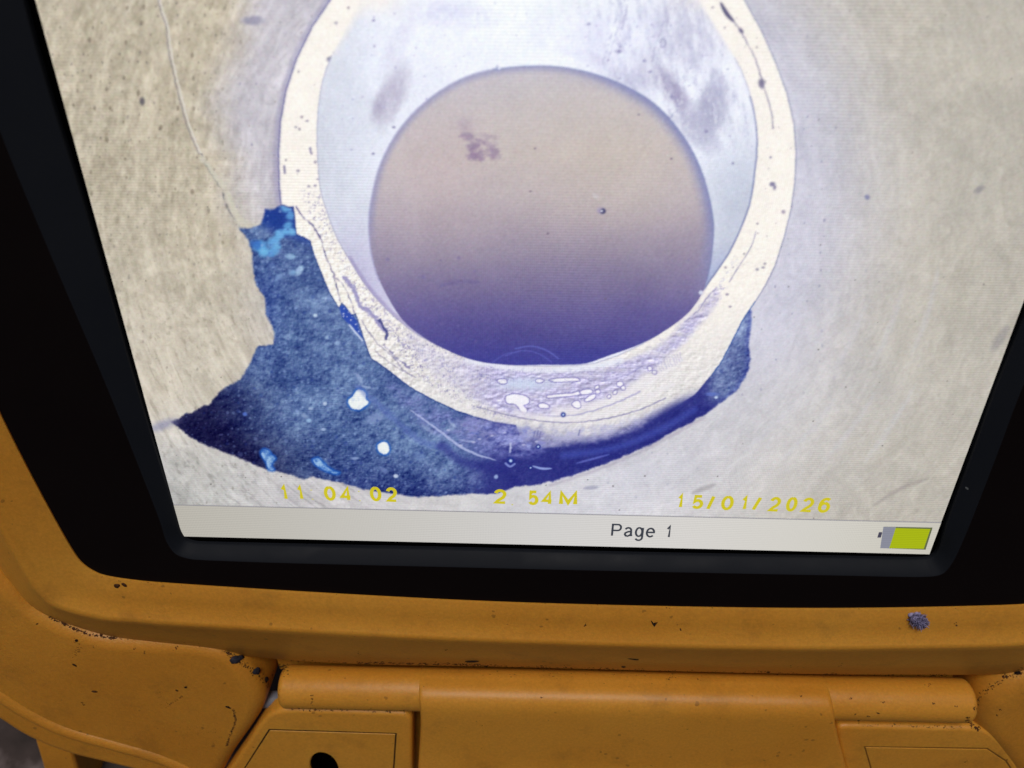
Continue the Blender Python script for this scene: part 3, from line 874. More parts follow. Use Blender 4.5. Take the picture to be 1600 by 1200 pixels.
    put((1 - sst(0, 26, s)) * sst(-1, 1, s) * .6 * sst(850, 1000, x) * sst(480, 400, y), (128, 134, 182), i)
    put((1 - sst(.3, 2.4, np.abs(s))) * .4 * (y < 440) * (x > 780), (110, 124, 172), i)
    put((1 - sst(.3, 2.2, np.abs(s + 1))) * .4 * (y < 440) * (x < 780), (128, 124, 172), i)
    # bruise, specks and the faint arcs near the foot
    for (bx, by, rx, ry, an, al) in [(732, 214, 11, 5, .2, .55), (742, 228, 12, 6, -.4, .65), (744, 243, 11, 9, .3, .75), (764, 226, 14, 6, .3, .35), (772, 240, 9, 7, .9, .6), (762, 213, 14, 4, .1, .3), (728, 198, 10, 16, .2, .2), (756, 236, 9, 4, 0.2, .4)]:
        blob(bx, by, rx, ry, (140, 118, 152), al, soft=.7, ang=an, jit=.7, js=5)
    blob(939, 329, 6, 5, (160, 150, 190), .7); blob(942, 330, 4.5, 4, (70, 70, 110), .95, soft=.4); blob(940, 329.5, 1.8, 1.5, (230, 232, 242), 1)
    for (bx, by) in [(829, 299), (998, 179), (856, 365), (720, 438), (946, 467), (836, 232), (1049, 248)]:
        blob(bx, by, 2, 1.5, (110, 96, 120), .7)
    blob(930, 306, 7, 3, (206, 198, 204), .6, ang=.8)
    stroke([(690, 446), (720, 440), (745, 441)], 3, (100, 92, 150), .3, soft=3)
    stroke([(805, 545), (830, 541), (855, 548), (872, 560)], 1.2, (100, 106, 190), .7)
    stroke([(790, 556), (815, 548), (840, 552), (862, 566)], 1.0, (96, 100, 184), .6)
    stroke([(770, 566), (790, 553), (810, 550)], 1.0, (92, 98, 180), .5)
    dm = np.zeros(N, np.float32); dm[i] = sst(10, 20, s)
    specks(dm * (py > 400), 26, .3, 1, 4, (110, 100, 160), .35, 3)
    blob(777, 108, 5, 3, (150, 156, 190), .9); blob(780, 107, 2, 1.6, (236, 240, 250), 1); blob(1095, 457, 3, 3, (220, 226, 244), .9)
    # softened look of the camera feed
    return np.clip(img, 4, 250)

# ------------------------------------------------------------------ build: the monitor
root = make_root('drain_inspection_monitor', BASE,
                 'yellow plastic drain inspection monitor case with lit screen showing a pipe mouth', 'monitor')

# the LCD picture: a flat sheet of small cells, each carrying the colour shown there
SW, SH = 85.0, 127.5
NX, NY = 1060, 770
gx = np.linspace(-SW, SW, NX)
gy = np.linspace(0, SH, NY)
GX, GY = np.meshgrid(gx, gy)
pl = np.stack([GX.ravel(), GY.ravel(), np.zeros(GX.size)], 1) * 0.001 - CAM
cc = pl @ BAS.T
PX = 800 + FPX * cc[:, 0] / cc[:, 2]
PY = 600 + FPX * cc[:, 1] / cc[:, 2]
SRGB = paint(PX, PY)
def blur(a, sx_, sy_):
    for axis, sg in ((1, sx_), (0, sy_)):
        k = np.arange(-int(3 * sg) - 1, int(3 * sg) + 2)
        w = np.exp(-k * k / (2.0 * sg * sg)); w /= w.sum()
        acc = np.zeros_like(a)
        pad = [(0, 0)] * 3; pad[axis] = (len(k) // 2,) * 2
        b = np.pad(a, pad, mode='edge')
        for q, wt in enumerate(w):
            sl = [slice(None)] * 3; sl[axis] = slice(q, q + a.shape[axis])
            acc += b[tuple(sl)] * wt
        a = acc
    return a
PIC = SRGB.reshape(NY, NX, 3).astype(np.float32)
PIC = PIC * 0.7 + blur(PIC, 0.8, 0.6) * 0.3                       # the feed's own softness
small = np.clip(PIC[::4, ::4] - np.array([205, 205, 205], np.float32), 0, 60)
gl = blur(small, 11, 7)
gl = np.repeat(np.repeat(gl, 4, 0), 4, 1)[:NY, :NX]
gl = blur(gl, 3, 3)
PIC = PIC + gl * np.array([0.95, 1.0, 1.25], np.float32) * (1 - PIC / 300)   # the camera's glare round the white rim
gr = RNG.randn(NY, NX, 1).astype(np.float32) * 3.0 + RNG.randn(NY, NX, 3).astype(np.float32) * 1.6
PIC = PIC + blur(gr, .7, .6) * 1.8
SRGB = np.clip(PIC, 0, 253).reshape(-1, 3)
me = bpy.data.meshes.new('screen')
co = (np.stack([GX.ravel(), GY.ravel(), np.zeros(GX.size)], 1) - BASE) * 0.001
idx = np.arange(NX * NY).reshape(NY, NX)
quads = np.stack([idx[:-1, :-1], idx[:-1, 1:], idx[1:, 1:], idx[1:, :-1]], -1).reshape(-1, 4)
me.vertices.add(len(co)); me.vertices.foreach_set('co', co.astype(np.float32).ravel())
me.loops.add(quads.size); me.loops.foreach_set('vertex_index', quads.astype(np.int32).ravel())
me.polygons.add(len(quads)); me.polygons.foreach_set('loop_start', (np.arange(len(quads)) * 4).astype(np.int32))
me.polygons.foreach_set('loop_total', np.full(len(quads), 4, np.int32))
me.update(calc_edges=True)
att = me.color_attributes.new('picture', 'FLOAT_COLOR', 'POINT')
rgba = np.ones((len(co), 4), np.float32)
rgba[:, :3] = lin(SRGB)
att.data.foreach_set('color', rgba.ravel())
me.materials.append(lcd_mat('lcd_picture'))
screen = bpy.data.objects.new('screen', me)
COL.objects.link(screen)
screen.parent = root
screen['label'] = 'lit screen showing a broken pipe joint in lavender and blue'

# status bar under the picture
bl, br_, tr, tl = at(285, 838), at(1452, 866), at(1465, 816.5), at(276, 789.5)
bar_y = 0.5 * (tl[1] + tr[1])
M_BAR = lcd_mat('lcd_status_bar')
n_ = 24
V = [(-SW + 2 * SW * k / n_, y, .05) for y in (0.02, bar_y) for k in range(n_ + 1)]
bar = part('status_bar', V, [(k, k + 1, n_ + 2 + k, n_ + 1 + k) for k in range(n_)], M_BAR, screen, smooth=0)
at2 = bar.data.color_attributes.new('picture', 'FLOAT_COLOR', 'POINT')
for k, v in enumerate(bar.data.vertices):
    xx = v.co.x * 1000
    c = [float(np.interp(xx, [-85, -50, 0, 30, 60, 85], q)) for q in ([184, 194, 208, 213, 209, 200], [180, 191, 206, 210, 206, 196], [170, 184, 204, 206, 198, 184])]  # dimmer towards the ends: the display's viewing-angle falloff put into the colours
    at2.data[k].color = L4(*c)
part('status_bar_line', [(-SW, bar_y, .06), (SW, bar_y, .06), (SW, bar_y + .22, .06), (-SW, bar_y + .22, .06)], [(0, 1, 2, 3)],
     lcd_mat('lcd_grey_line', L4(140, 138, 146)), screen, smooth=0)

# lettering on the screen: each character is drawn with round-cornered pen strokes in a unit box
def arc(cx_, cy_, rx_, ry_, a0, a1, n=14):
    return [(cx_ + rx_ * math.cos(math.radians(a0 + (a1 - a0) * k / n)), cy_ + ry_ * math.sin(math.radians(a0 + (a1 - a0) * k / n))) for k in range(n + 1)]
PEN = {
    '0': [arc(.5, .5, .5, .5, 90, 450, 28)],
    '1': [[(.1, .72), (.4, .84), (.68, 1.0), (.68, 0)]],
    '2': [arc(.5, .70, .46, .30, 165, -20, 12) + [(.78, .42), (.34, .2), (.04, 0), (1, 0)]],
    '4': [[(.76, 0), (.76, 1), (.0, .27), (1, .27)]],
    '5': [[(.9, 1), (.22, 1), (.1, .48)] + arc(.5, .32, .48, .32, 130, -150, 16)],
    '6': [arc(.5, .33, .5, .33, 90, 450, 20), arc(.62, .5, .62, .5, 55, 180, 12) + [(0, .33)]],
    '/': [[(0, 0), (1, 1)]],
    'M': [[(0, 0), (0, 1), (.5, .12), (1, 1), (1, 0)]],
    'P': [[(0, 0), (0, 1), (.62, 1)] + arc(.64, .74, .34, .26, 90, -90, 10) + [(0, .48)]],
    'a': [arc(.46, .70, .42, .30, 160, 0, 8) + [(.9, .25), (1, 0)], [(.88, .58), (.45, .52), (.1, .4), (.02, .22), (.16, .04), (.44, 0), (.74, .1), (.9, .3)]],
    'g': [arc(.46, .66, .44, .34, 0, 360, 18), [(.96, 1), (.96, .22)] + arc(.5, .2, .46, .2, 0, -160, 8)],
    'e': [[(.04, .52), (.96, .52)] + arc(.5, .5, .48, .5, 8, 318, 18)],
}
def ribbon(pts, w):
    p = np.array(pts, float)
    d = np.diff(p, axis=0); d /= np.linalg.norm(d, axis=1, keepdims=True)
    nn = np.stack([-d[:, 1], d[:, 0]], 1)
    L_, R_ = [], []
    for i in range(len(p)):
        if i == 0: m_ = nn[0]
        elif i == len(p) - 1: m_ = nn[-1]
        else:
            m_ = nn[i-1] + nn[i]; m_ /= max(np.linalg.norm(m_), .3)
            m_ = m_ / max(float(m_ @ nn[i]), .55)
        L_.append(p[i] + m_ * w); R_.append(p[i] - m_ * w)
    n = len(p)
    return L_ + R_, [(i, i + 1, n + i + 1, n + i) for i in range(n - 1)]

def lettering(name, chars, mat, pen, z=0.10):
    """chars: (character, x0, x1, y0, y1) measured box; pen: half stroke in measured pixels"""
    V, F = [], []
    for ch, x0, x1, y0, y1 in chars:
        cx_, cy_ = (x0 + x1) / 2, (y0 + y1) / 2
        a0, a1 = at(cx_, y1), at(cx_, y0)
        s0, s1 = at(cx_ - .5, cy_), at(cx_ + .5, cy_)
        mmpx = s1[0] - s0[0]
        h = a1[1] - a0[1]
        shear = abs(a1[0] - a0[0]) / mmpx
        w = max((x1 - x0) - shear * (0.8 if pen > 2 else 0.2), 2.0) * mmpx
        c = at(cx_, cy_)
        hw = pen * mmpx * (1.25 if ch == 'M' else 1)
        if ch in ':.':
            spots = [0.08, 0.92] if ch == ':' else [0.0]
            for t in spots:
                y = c[1] + (t - .5) * h
                s = len(V)
                V += [(c[0] - hw, y - hw, z), (c[0] + hw, y - hw, z), (c[0] + hw, y + hw, z), (c[0] - hw, y + hw, z)]
                F.append((s, s+1, s+2, s+3))
            continue
        for k, st in enumerate(PEN[ch]):
            pts = [((u - .5) * (w - 2 * hw) + c[0], (v - .5) * (h - 2 * hw) + c[1]) for u, v in st]
            rv, rf = ribbon(pts, hw)
            s = len(V)
            V += [(q[0], q[1], z + .004 * k) for q in rv]
            F += [tuple(i + s for i in q) for q in rf]
    return part(name, V, F, mat, screen, smooth=0)

M_YT = lcd_mat('lcd_yellow_text', L4(206, 194, 40))
M_YF = lcd_mat('lcd_faint_text', L4(206, 200, 120))
M_DT = lcd_mat('lcd_dark_text', L4(58, 62, 72))
lettering('time_readout', [('1', 437, 452, 757, 781), ('1', 463, 476, 758, 781), ('0', 505, 526, 759, 782), ('4', 530, 551, 760, 783),
                           ('0', 577, 597, 760, 783), ('2', 602, 622, 761, 784)], M_YT, 2.75)
lettering('time_colons', [(':', 486, 489, 764, 781), (':', 560, 563, 766, 783)], M_YF, 1.2)
lettering('distance_readout', [('2', 771, 792, 764, 787), ('5', 824, 842, 766, 789), ('4', 846, 865, 767, 789), ('M', 873, 903, 767, 790)], M_YT, 2.75)
lettering('distance_point', [('.', 799, 802, 785, 788)], M_YF, 1.2)
lettering('date_readout', [('1', 1057, 1070, 771, 794), ('5', 1079, 1101, 773, 795), ('/', 1103, 1118, 773, 797), ('0', 1125, 1148, 774, 797), ('1', 1156, 1171, 774, 797),
                           ('/', 1174, 1191, 775, 798), ('2', 1199, 1222, 776, 799), ('0', 1226, 1248, 776, 799), ('2', 1250, 1274, 777, 800), ('6', 1276, 1300, 777, 801)], M_YT, 2.75)
lettering('page_text', [('P', 955, 972, 818, 838), ('a', 974.5, 989, 823, 838.5), ('g', 991, 1006, 823, 845), ('e', 1008.5, 1024, 824, 839.5), ('1', 1040, 1050, 820, 840)], M_DT, 1.65)

def sheet(name, pts, z, mat, parent):
    return part(name, [at(a, b)[:2] + (z,) for a, b in pts], [tuple(range(len(pts)))], mat, parent, smooth=0)
sheet('battery_outline', [(1381, 822.5), (1457, 824), (1446, 858.5), (1389, 856.5)], .08, lcd_mat('lcd_battery_edge', L4(96, 104, 70)), screen)
sheet('battery_empty_cell', [(1380, 822.5), (1400, 823), (1390, 856.5), (1375, 856)], .11, lcd_mat('lcd_battery_grey', L4(136, 138, 152)), screen)
sheet('battery_charge', [(1399, 824.5), (1453.5, 826), (1443, 857), (1389, 856)], .12, lcd_mat('lcd_battery_green', L4(166, 180, 20)), screen)
sheet('battery_tip', [(1373, 831), (1378.5, 831), (1376, 839.5), (1370.5, 839.5)], .11, lcd_mat('lcd_battery_tip', L4(70, 68, 86)), screen)
# backing that shows as the black gap round the glass
part('screen_gasket', [(-90, -4, -.4), (90, -4, -.4), (90, 136, -.4), (-90, 136, -.4), (-90, -4, -3), (90, -4, -3), (90, 136, -3), (-90, 136, -3)],
     [(0, 1, 2, 3), (4, 7, 6, 5), (0, 4, 5, 1), (1, 5, 6, 2), (2, 6, 7, 3), (3, 7, 4, 0)], M_GAP, root, smooth=0)

# black panel and the sloping surround
OUT = [('m', -88, 143), ('m', -95, 138), ('m', -96, 112), (0, 205), (80, 400), (165, 600), (225, 750), (250, 815), (261, 848), (275, 866), (300, 874), (420, 879), (700, 886), (1000, 893), (1300, 899), (1440, 901.5), (1472, 897),
       (1489, 878), (1512, 828), (1560, 705), (1600, 600), ('m', 92, 91), ('m', 93, 112), ('m', 93, 138), ('m', 87, 143)]
INN = [('m', -82, 131.5), ('m', -86.5, 130), ('m', -86.5, 116), (62, 100), (133, 330), (211, 600), (256, 750), (273, 808), (281, 834), (290, 846), (306, 851), (420, 854), (700, 860), (1000, 868), (1300, 873.5), (1430, 876), (1456, 873),
       (1468, 860), (1480, 820), (1522, 705), (1560, 600), ('m', 86.8, 91), ('m', 86.8, 112), ('m', 86.8, 130), ('m', 82, 131.5)]
o3 = trace(OUT, 3.0)
o2 = offset(o3, 0.45); o2[:, 2] = 2.75
i1 = trace(INN, 0.7)
i0 = offset(i1, 0.15); i0[:, 2] = 0.3
i00 = i0.copy(); i00[:, 2] = -0.6
V, F = loft([o3, o2, i1, i0, i00])
part('screen_surround', V, F, M_BEVEL, root, smooth=0.5)

A_ = [('m', -106, 152), ('m', -115, 142), ('m', -116, 70), (0, 647), (60, 765), (110, 855), (130, 882), (157, 898), (225, 909), (500, 927), (800, 942), (1200, 951), (1400, 950.5), (1600, 945), ('m', 112.5, -9), ('m', 114.5, -2), ('m', 115.5, 15),
      ('m', 117, 35), ('m', 118, 70), ('m', 118, 142), ('m', 109, 152)]
B_ = [('m', -110, 164), ('m', -127, 150), ('m', -128, 70), ('m', -126.5, 30), (0, 827), (30, 880), (55, 920), (82, 946), (160, 968), (460, 988), (800, 1004.5), (1200, 1015), (1400, 1014), (1600, 1009), ('m', 118, -19), ('m', 122, -9), ('m', 125, 10),
      ('m', 128, 35), ('m', 130, 70), ('m', 130, 150), ('m', 114, 164)]
C_ = [('m', -112, 175), ('m', -136, 154), ('m', -137, 70), ('m', -136, 26), (0, 890), (22, 922), (44, 947), (76, 966), (172, 997), (460, 1032), (800, 1042), (1200, 1052), (1400, 1054), (1600, 1050), ('m', 130, -36), ('m', 137, -20), ('m', 138, 5),
      ('m', 138, 35), ('m', 139, 70), ('m', 139, 154), ('m', 116, 175)]
def centre_dir(loop):
    return offset(loop, -1.0) - loop
a3 = trace(A_, 3.3); b5 = trace(B_, 5.0); cm = trace(C_, -5.6)
a_in = offset(a3, -0.0); a_lo = a3.copy(); a_lo[:, 2] = 2.6
a_r = offset(a3, -0.35); a_r[:, 2] = 3.5
def mixl(p, q, t):
    return p * (1 - t) + q * t
b_in2 = mixl(a3, b5, 0.84); b_in2[:, 2] = 4.62
b_in = mixl(a3, b5, 0.87); b_in[:, 2] = 4.95           # small step: the raised bead along the crest
b_top = mixl(a3, b5, 0.96); b_top[:, 2] = 5.15
b_out = mixl(b5, cm, 0.03); b_out[:, 2] = 4.85
b_out2 = mixl(b5, cm, 0.08); b_out2[:, 2] = 4.25
mid = mixl(b5, cm, 0.55); mid[:, 2] = -0.75
d9 = offset(cm, -5.5); d9[:, 2] = -12.5
e25 = offset(d9, -1.0); e25[:, 2] = -24.0
ls = [a_lo, a3, a_r, mixl(a_r, b_in2, .5), b_in2, b_in, b_top, b5, b_out, b_out2, mid, cm, d9, e25]
V, F = loft(ls)
n0 = len(a3)
F = F + fill([e25], (len(ls) - 1) * n0)
frame = part('lid_frame', V, F, M_YEL, root, smooth=0.9, solid=True)
pan_out = offset(a3, -0.6); pan_out[:, 2] = 3.0
V = np.concatenate([pan_out, o3])
part('black_panel', V, fill([pan_out, o3]), M_BLACK, root, smooth=0)

# left and right arms of the base, either side of the hinge
def smooth_outline(pts, z, n=7):
    return trace(pts, z, n)
armL = [(-140, 850), (-40, 880), (16, 922), (44, 950), (76, 969), (105, 982), (140, 994), (175, 1001), (250, 1005), (310, 1009), (350, 1021), (380, 1044), (402, 1074), (411, 1098), (405, 1122), (386, 1152), (362, 1186), (342, 1222), (322, 1262),
        (300, 1250), (250, 1222), (175, 1202), (100, 1183), (37, 1157), (-10, 1128), (-120, 1062), (-190, 950)]
V, F = plate(smooth_outline(armL, -2.4), -2.4, 24, 4.2, steps=9)
armo = part('case_arm', V, F, M_ARM, root, smooth=0.9, solid=True)
armR = [(1900, 990), (1700, 1020), (1618, 1050), (1572, 1068), (1540, 1092), (1524, 1118), (1525, 1146), (1544, 1174), (1574, 1214), (1600, 1300), (1760, 1330), (2000, 1300), (2080, 1100)]
V, F = plate(smooth_outline(armR, -2.4), -2.4, 24, 6.5, steps=12)
part('case_arm', V, F, M_ARM, root, smooth=0.9, solid=True)
# raised bead along the left arm's outer edge
path = trace([(-190, 1000), (-110, 1036), (-20, 1072), (0, 1082), (37, 1106), (100, 1137), (175, 1159), (250, 1181), (300, 1203), (335, 1222)], -3.4, 6, closed=False)
rings = []
for i in range(len(path)):
    t = path[min(i + 1, len(path) - 1)] - path[max(i - 1, 0)]; t /= np.linalg.norm(t)
    sd_ = np.cross(t, [0, 0, 1.0])
    rr = 2.0
    rings.append(np.array([path[i] + sd_ * rr * 1.25 * math.cos(a) + np.array([0, 0, rr * math.sin(a)]) for a in np.linspace(0, 2 * math.pi, 16, endpoint=False)]))
V, F = loft(rings)
part('arm_bead', V, F, M_ARM, armo, smooth=0.9)
# hinge barrel
def barrel(name, c0, c1, r, mat, rnd=2.2):
    c0, c1 = np.array(c0), np.array(c1)
    ax = (c1 - c0); Ln = np.linalg.norm(ax); ax /= Ln
    u = np.cross(ax, [0, 0, 1]); u /= np.linalg.norm(u); w = np.cross(u, ax)
    prof = [(0, 0.0)]
    for k in range(7):
        a = k / 6 * math.pi / 2
        prof.append((rnd * (1 - math.cos(a)) * 0.8, r - rnd + rnd * math.sin(a)))
    prof += [(Ln * 0.25, r), (Ln * .5, r), (Ln * .75, r)]
    for k in range(7):
        a = math.pi / 2 * (1 - k / 6)
        prof.append((Ln - rnd * (1 - math.cos(a)) * 0.8, r - rnd + rnd * math.sin(a)))
    prof.append((Ln, 0.0))
    loops = []
    for (t, rr) in prof:
        loops.append(np.array([c0 + ax * t + rr * (math.cos(a) * u + math.sin(a) * w) for a in np.linspace(0, 2 * math.pi, 48, endpoint=False)]))
    return loft(loops)
pL, pR = at(441, 1072, -6.0), at(1513, 1094, -6.0)
V, F = barrel('hinge_barrel', pL, pR, 5.7, M_YEL)
part('hinge_barrel', V, F, M_YEL, root, smooth=0.9, solid=True)
V, F = barrel('hinge_pin', at(404, 1092, -9), at(450, 1094, -9), 2.4, None, rnd=.6)
M_PIN = black_plastic('dull_grey_metal', (0.16, 0.17, 0.21, 1), 0.5, 0.3, 0.0)
part('hinge_pin', V, F, M_PIN, root, smooth=0.7)
# central hinge leaf: rolls over the barrel and runs down flat
def leaf():
    Yc0, Yc1 = pL[1], pR[1]
    prof = []
    R = 5.74
    for k in range(8):
        a = math.radians(-40 + k * (55 / 7))
        prof.append((R * math.cos(a), -6.0 + R * math.sin(a)))
    prof += [(5.55, -3.2), (5.2, -1.9), (4.5, -.7), (3.5, .15), (2.2, .7), (.8, .95), (-1, 1.05), (-3, 1.05), (-8, 1.0), (-14, .9), (-19, .85), (-22.5, .95), (-24.5, 1.2), (-26.2, 1.25), (-28, .8), (-29.6, -.7), (-31, -2.2), (-40, -9), (-60, -12)]
    rows = []
    def edge(side, py_):
        return None
    for (dy, z) in prof:
        Ym = (Yc0 + Yc1) / 2 + dy
        row = []
        # left/right edge: X as function of Y
        xl = -37.2 + 0.016 * (dy)
        xr = 73.0 + (-dy) * 0.02
        xl = lx(Ym); xr = rx(Ym)
        fil = 0.0
        if dy > -9:
            fil = 0.5 * max(0, (dy + 9) / 9.0) ** 2      # fillet into the barrel
        for t in np.linspace(0, 1, 15):
            X = (xl - fil) + (xr - xl + 2 * fil) * t
            Yb = Yc0 + (Yc1 - Yc0) * (X - pL[0]) / (pR[0] - pL[0])
            row.append((X, Yb + dy, z))
        rows.append(row)
    return rows
l0, l1 = at(658.5, 1108, 0), at(653, 1200, 0)
r0, r1 = at(1298, 1115, 0), at(1321, 1200, 0)
def lx(Y): return l0[0] + (l1[0] - l0[0]) * (Y - l0[1]) / (l1[1] - l0[1])
def rx(Y): return r0[0] + (r1[0] - r0[0]) * (Y - r0[1]) / (r1[1] - r0[1])
rows = leaf()
loops = []
for row in rows:                                     # close each row into a thin section so the leaf has thickness
    top = np.array(row)
    # rounded side edges: add a lower copy
    eL = top[0].copy(); eR = top[-1].copy()
    sec = []
    q_ = 0.12 if top[0][2] < -2.5 and top[0][1] > pL[1] else 1.0       # nearly flush where it rolls over the barrel
    sec.append(eL + np.array([0, 0, -9.0 * q_])); sec.append(eL + np.array([0, 0, -1.2 * q_])); sec.append(eL + np.array([.25, 0, -.5 * q_])); sec.append(eL + np.array([.6, 0, -.14 * q_]))
    sec.append(eL + np.array([1.2, 0, 0]))
    sec += [q for q in top[1:-1]]
    sec.append(eR + np.array([-1.2, 0, 0])); sec.append(eR + np.array([-.6, 0, -.14 * q_])); sec.append(eR + np.array([-.25, 0, -.5 * q_])); sec.append(eR + np.array([0, 0, -1.2 * q_])); sec.append(eR + np.array([0, 0, -9.0 * q_]))
    loops.append(np.array(sec))
V, F = loft(loops, closed=False)
part('hinge_leaf', V, F, M_YEL, root, smooth=0.9, solid=True)

# latches either side of the leaf
def latch(outline, inset, hole, groove_mat, zt=0.0, fastener=False):
    out = smooth_outline(outline, zt, 6)
    holes = []
    if hole:
        cx_, cy_, rx_, ry_ = hole
        c = at(cx_, cy_, zt)
        e = at(cx_ + rx_, cy_, zt); g = at(cx_, cy_ - ry_, zt)
        a_, b_ = e[0] - c[0], g[1] - c[1]
        hl = np.array([(c[0] + a_ * math.cos(t), c[1] + b_ * math.sin(t), zt) for t in np.linspace(0, 2*math.pi, 32, endpoint=False)])
        holes = [hl]
    V, F = plate(out, zt, 5.0, 1.3, holes=holes, steps=5)
    o = part('latch', V, F, M_YEL, root, smooth=0.8, solid=True)
    z1, z2 = zt + .04, zt + .22
    gi = np.array([at(a, b, z1) for a, b in inset]); pi_ = offset(gi, .55); gi_in = offset(gi, 1.3)
    V = np.concatenate([gi, gi_in]); Fg = [(i, (i+1) % len(gi), len(gi) + (i+1) % len(gi), len(gi) + i) for i in range(len(gi))]
    part('latch_groove', V, Fg, groove_mat, o, smooth=0)
    # inset panel with thickness, and the hole carried through
    t1 = pi_.copy(); t1[:, 2] = z2 - .1
    t2 = offset(pi_, .12); t2[:, 2] = z2
    b0 = pi_.copy(); b0[:, 2] = zt - .3
    V, F = loft([b0, t1, t2])
    if holes:
        h2 = offset(holes[0], -0.25); h2[:, 2] = z2
        h3 = holes[0].copy(); h3[:, 2] = zt - .2
        s = len(V)
        F += [tuple((2 * len(gi) + i) if i < len(gi) else (s + i - len(gi)) for i in t) for t in fill([t2, h2])]
        V = np.concatenate([V, h2, h3])
        n_ = len(h2)
        F += [(s + i, s + (i+1) % n_, s + n_ + (i+1) % n_, s + n_ + i) for i in range(n_)]
        well = []
        lo = holes[0].copy(); lo[:, 2] = zt - 4.2
        V2, F2 = loft([offset(holes[0], 0.12), offset(lo, 0.12)])
        F2 += fill([lo], len(holes[0]))
        part('latch_hole', V2 - np.array([0, 0, .55]), F2, M_GAP, o, smooth=0)  # near-black lining: the darkness inside the hole is put into its colour
    else:
        F += fill([t2], 2 * len(gi))
    part('latch_inset', V, F, M_YEL, o, smooth=0.5, solid=True)
    return o
M_GROOVE = black_plastic('dirty_groove', (0.035, 0.018, 0.01, 1), 0.8, 0.1, 0.0)
M_GROOVE2 = yellow_plastic('shadowed_groove', (0.26, 0.10, 0.012, 1), (0.2, 0.08, 0.01, 1), dirt=.8)  # darker copy of the yellow: the groove's shade is put into the colour
latch([(457, 1110), (437, 1111), (420, 1118), (406, 1132), (392, 1153), (372, 1183), (350, 1214), (318, 1262), (330, 1290), (480, 1300), (620, 1296), (642, 1282), (644, 1240), (644, 1180), (644, 1140), (643, 1124), (636, 1116.5), (622, 1114.5), (540, 1112)],
      [(420, 1139), (620, 1145.5), (611, 1280), (342, 1262)], (507, 1199, 22, 24), M_GROOVE, zt=-2.6)
latch([(1322, 1134.5), (1311, 1137), (1307, 1145), (1312, 1170), (1322, 1208), (1338, 1260), (1356, 1288), (1500, 1296), (1640, 1290), (1640, 1270), (1610, 1222), (1585, 1188), (1562, 1158), (1546, 1145), (1526, 1139), (1480, 1138), (1400, 1136)],
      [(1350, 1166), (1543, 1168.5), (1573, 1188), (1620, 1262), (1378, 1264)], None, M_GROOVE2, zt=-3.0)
# body of the base under the hinge
def body():
    o = np.array([at(a, b, -15) for a, b in [(425, 1008), (1490, 1030), (1540, 1120), (1620, 1330), (430, 1330), (474, 1150), (474, 1066), (436, 1046)]])
    return plate(o, -15, 30, .8)
V, F = body()
part('case_body', V, F, M_ARM, root, smooth=0.6, solid=True)
o = np.array([at(a, b, -24) for a, b in [(40, 1110), (96, 1120), (135, 1250), (82, 1250)]])
V, F = plate(o, -24, 20, 1.2)
part('case_foot', V, F, M_ARM, root, smooth=0.6)

# ------------------------------------------------------------------ ground far below
def ground():
    g, nt, bs, nodes, links = new_mat('stony_ground')
    tc = nodes.new('ShaderNodeTexCoord').outputs['Object']
    n1 = noise(nt, tc, 28.0, 6.0, .6)
    r = ramp(nodes, [(.32, (0.014, 0.010, 0.009, 1)), (.52, (0.05, 0.036, 0.034, 1)), (.70, (0.22, 0.18, 0.18, 1))])
    links.new(n1.outputs[0], r.inputs[0]); links.new(r.outputs[0], bs.inputs['Base Color'])
    bs.inputs['Roughness'].default_value = .9
    n = 140
    S = 1.6
    verts, faces = [], []
    zc = -0.125
    for j in range(n + 1):
        for i in range(n + 1):
            u = (i / n * 2 - 1); v = (j / n * 2 - 1)
            x = S * np.sign(u) * abs(u) ** 2.2 ; y = S * np.sign(v) * abs(v) ** 2.2
            verts.append((x - .18, y - .02, 0))
    P = np.array(verts)
    h = fbm(P[:, 0] * 28, P[:, 1] * 28, 3, 4, .5) * 0.03
    P[:, 2] = zc + h
    for j in range(n):
        for i in range(n):
            a = j * (n + 1) + i
            faces.append((a, a + 1, a + n + 2, a + n + 1))
    me = bpy.data.meshes.new('ground')
    me.from_pydata(P.tolist(), [], faces)
    me.polygons.foreach_set('use_smooth', [True] * len(me.polygons))
    me.materials.append(g)
    o = bpy.data.objects.new('ground', me); COL.objects.link(o)
    o['kind'] = 'structure'
    # far sheet to the horizon
    me2 = bpy.data.meshes.new('far_ground')
    me2.from_pydata([(-30, -30, -.15), (30, -30, -.15), (30, 30, -.15), (-30, 30, -.15)], [], [(0, 1, 2, 3)])
    me2.materials.append(g)
    o2 = bpy.data.objects.new('far_ground', me2); COL.objects.link(o2)
    o2['kind'] = 'structure'
ground()

# ------------------------------------------------------------------ dirt, crumbs and lint lying on the case
allv, allf = [], []
for v, f in SOLIDS:
    s = len(allv)
    allv += [tuple(p) for p in v]
    allf += [tuple(i + s for i in q) for q in f]
BVH = BVHTree.FromPolygons([Vector(p) for p in allv], allf)
def hit(px_, py_):
    d = Vector(ray(px_, py_)).normalized()
    loc, nrm, _, _ = BVH.ray_cast(Vector(CAM * 1000), d, 1000)
    if loc is None:
        return None, None
    if nrm.dot(d) > 0:
        nrm = -nrm
    return loc, nrm

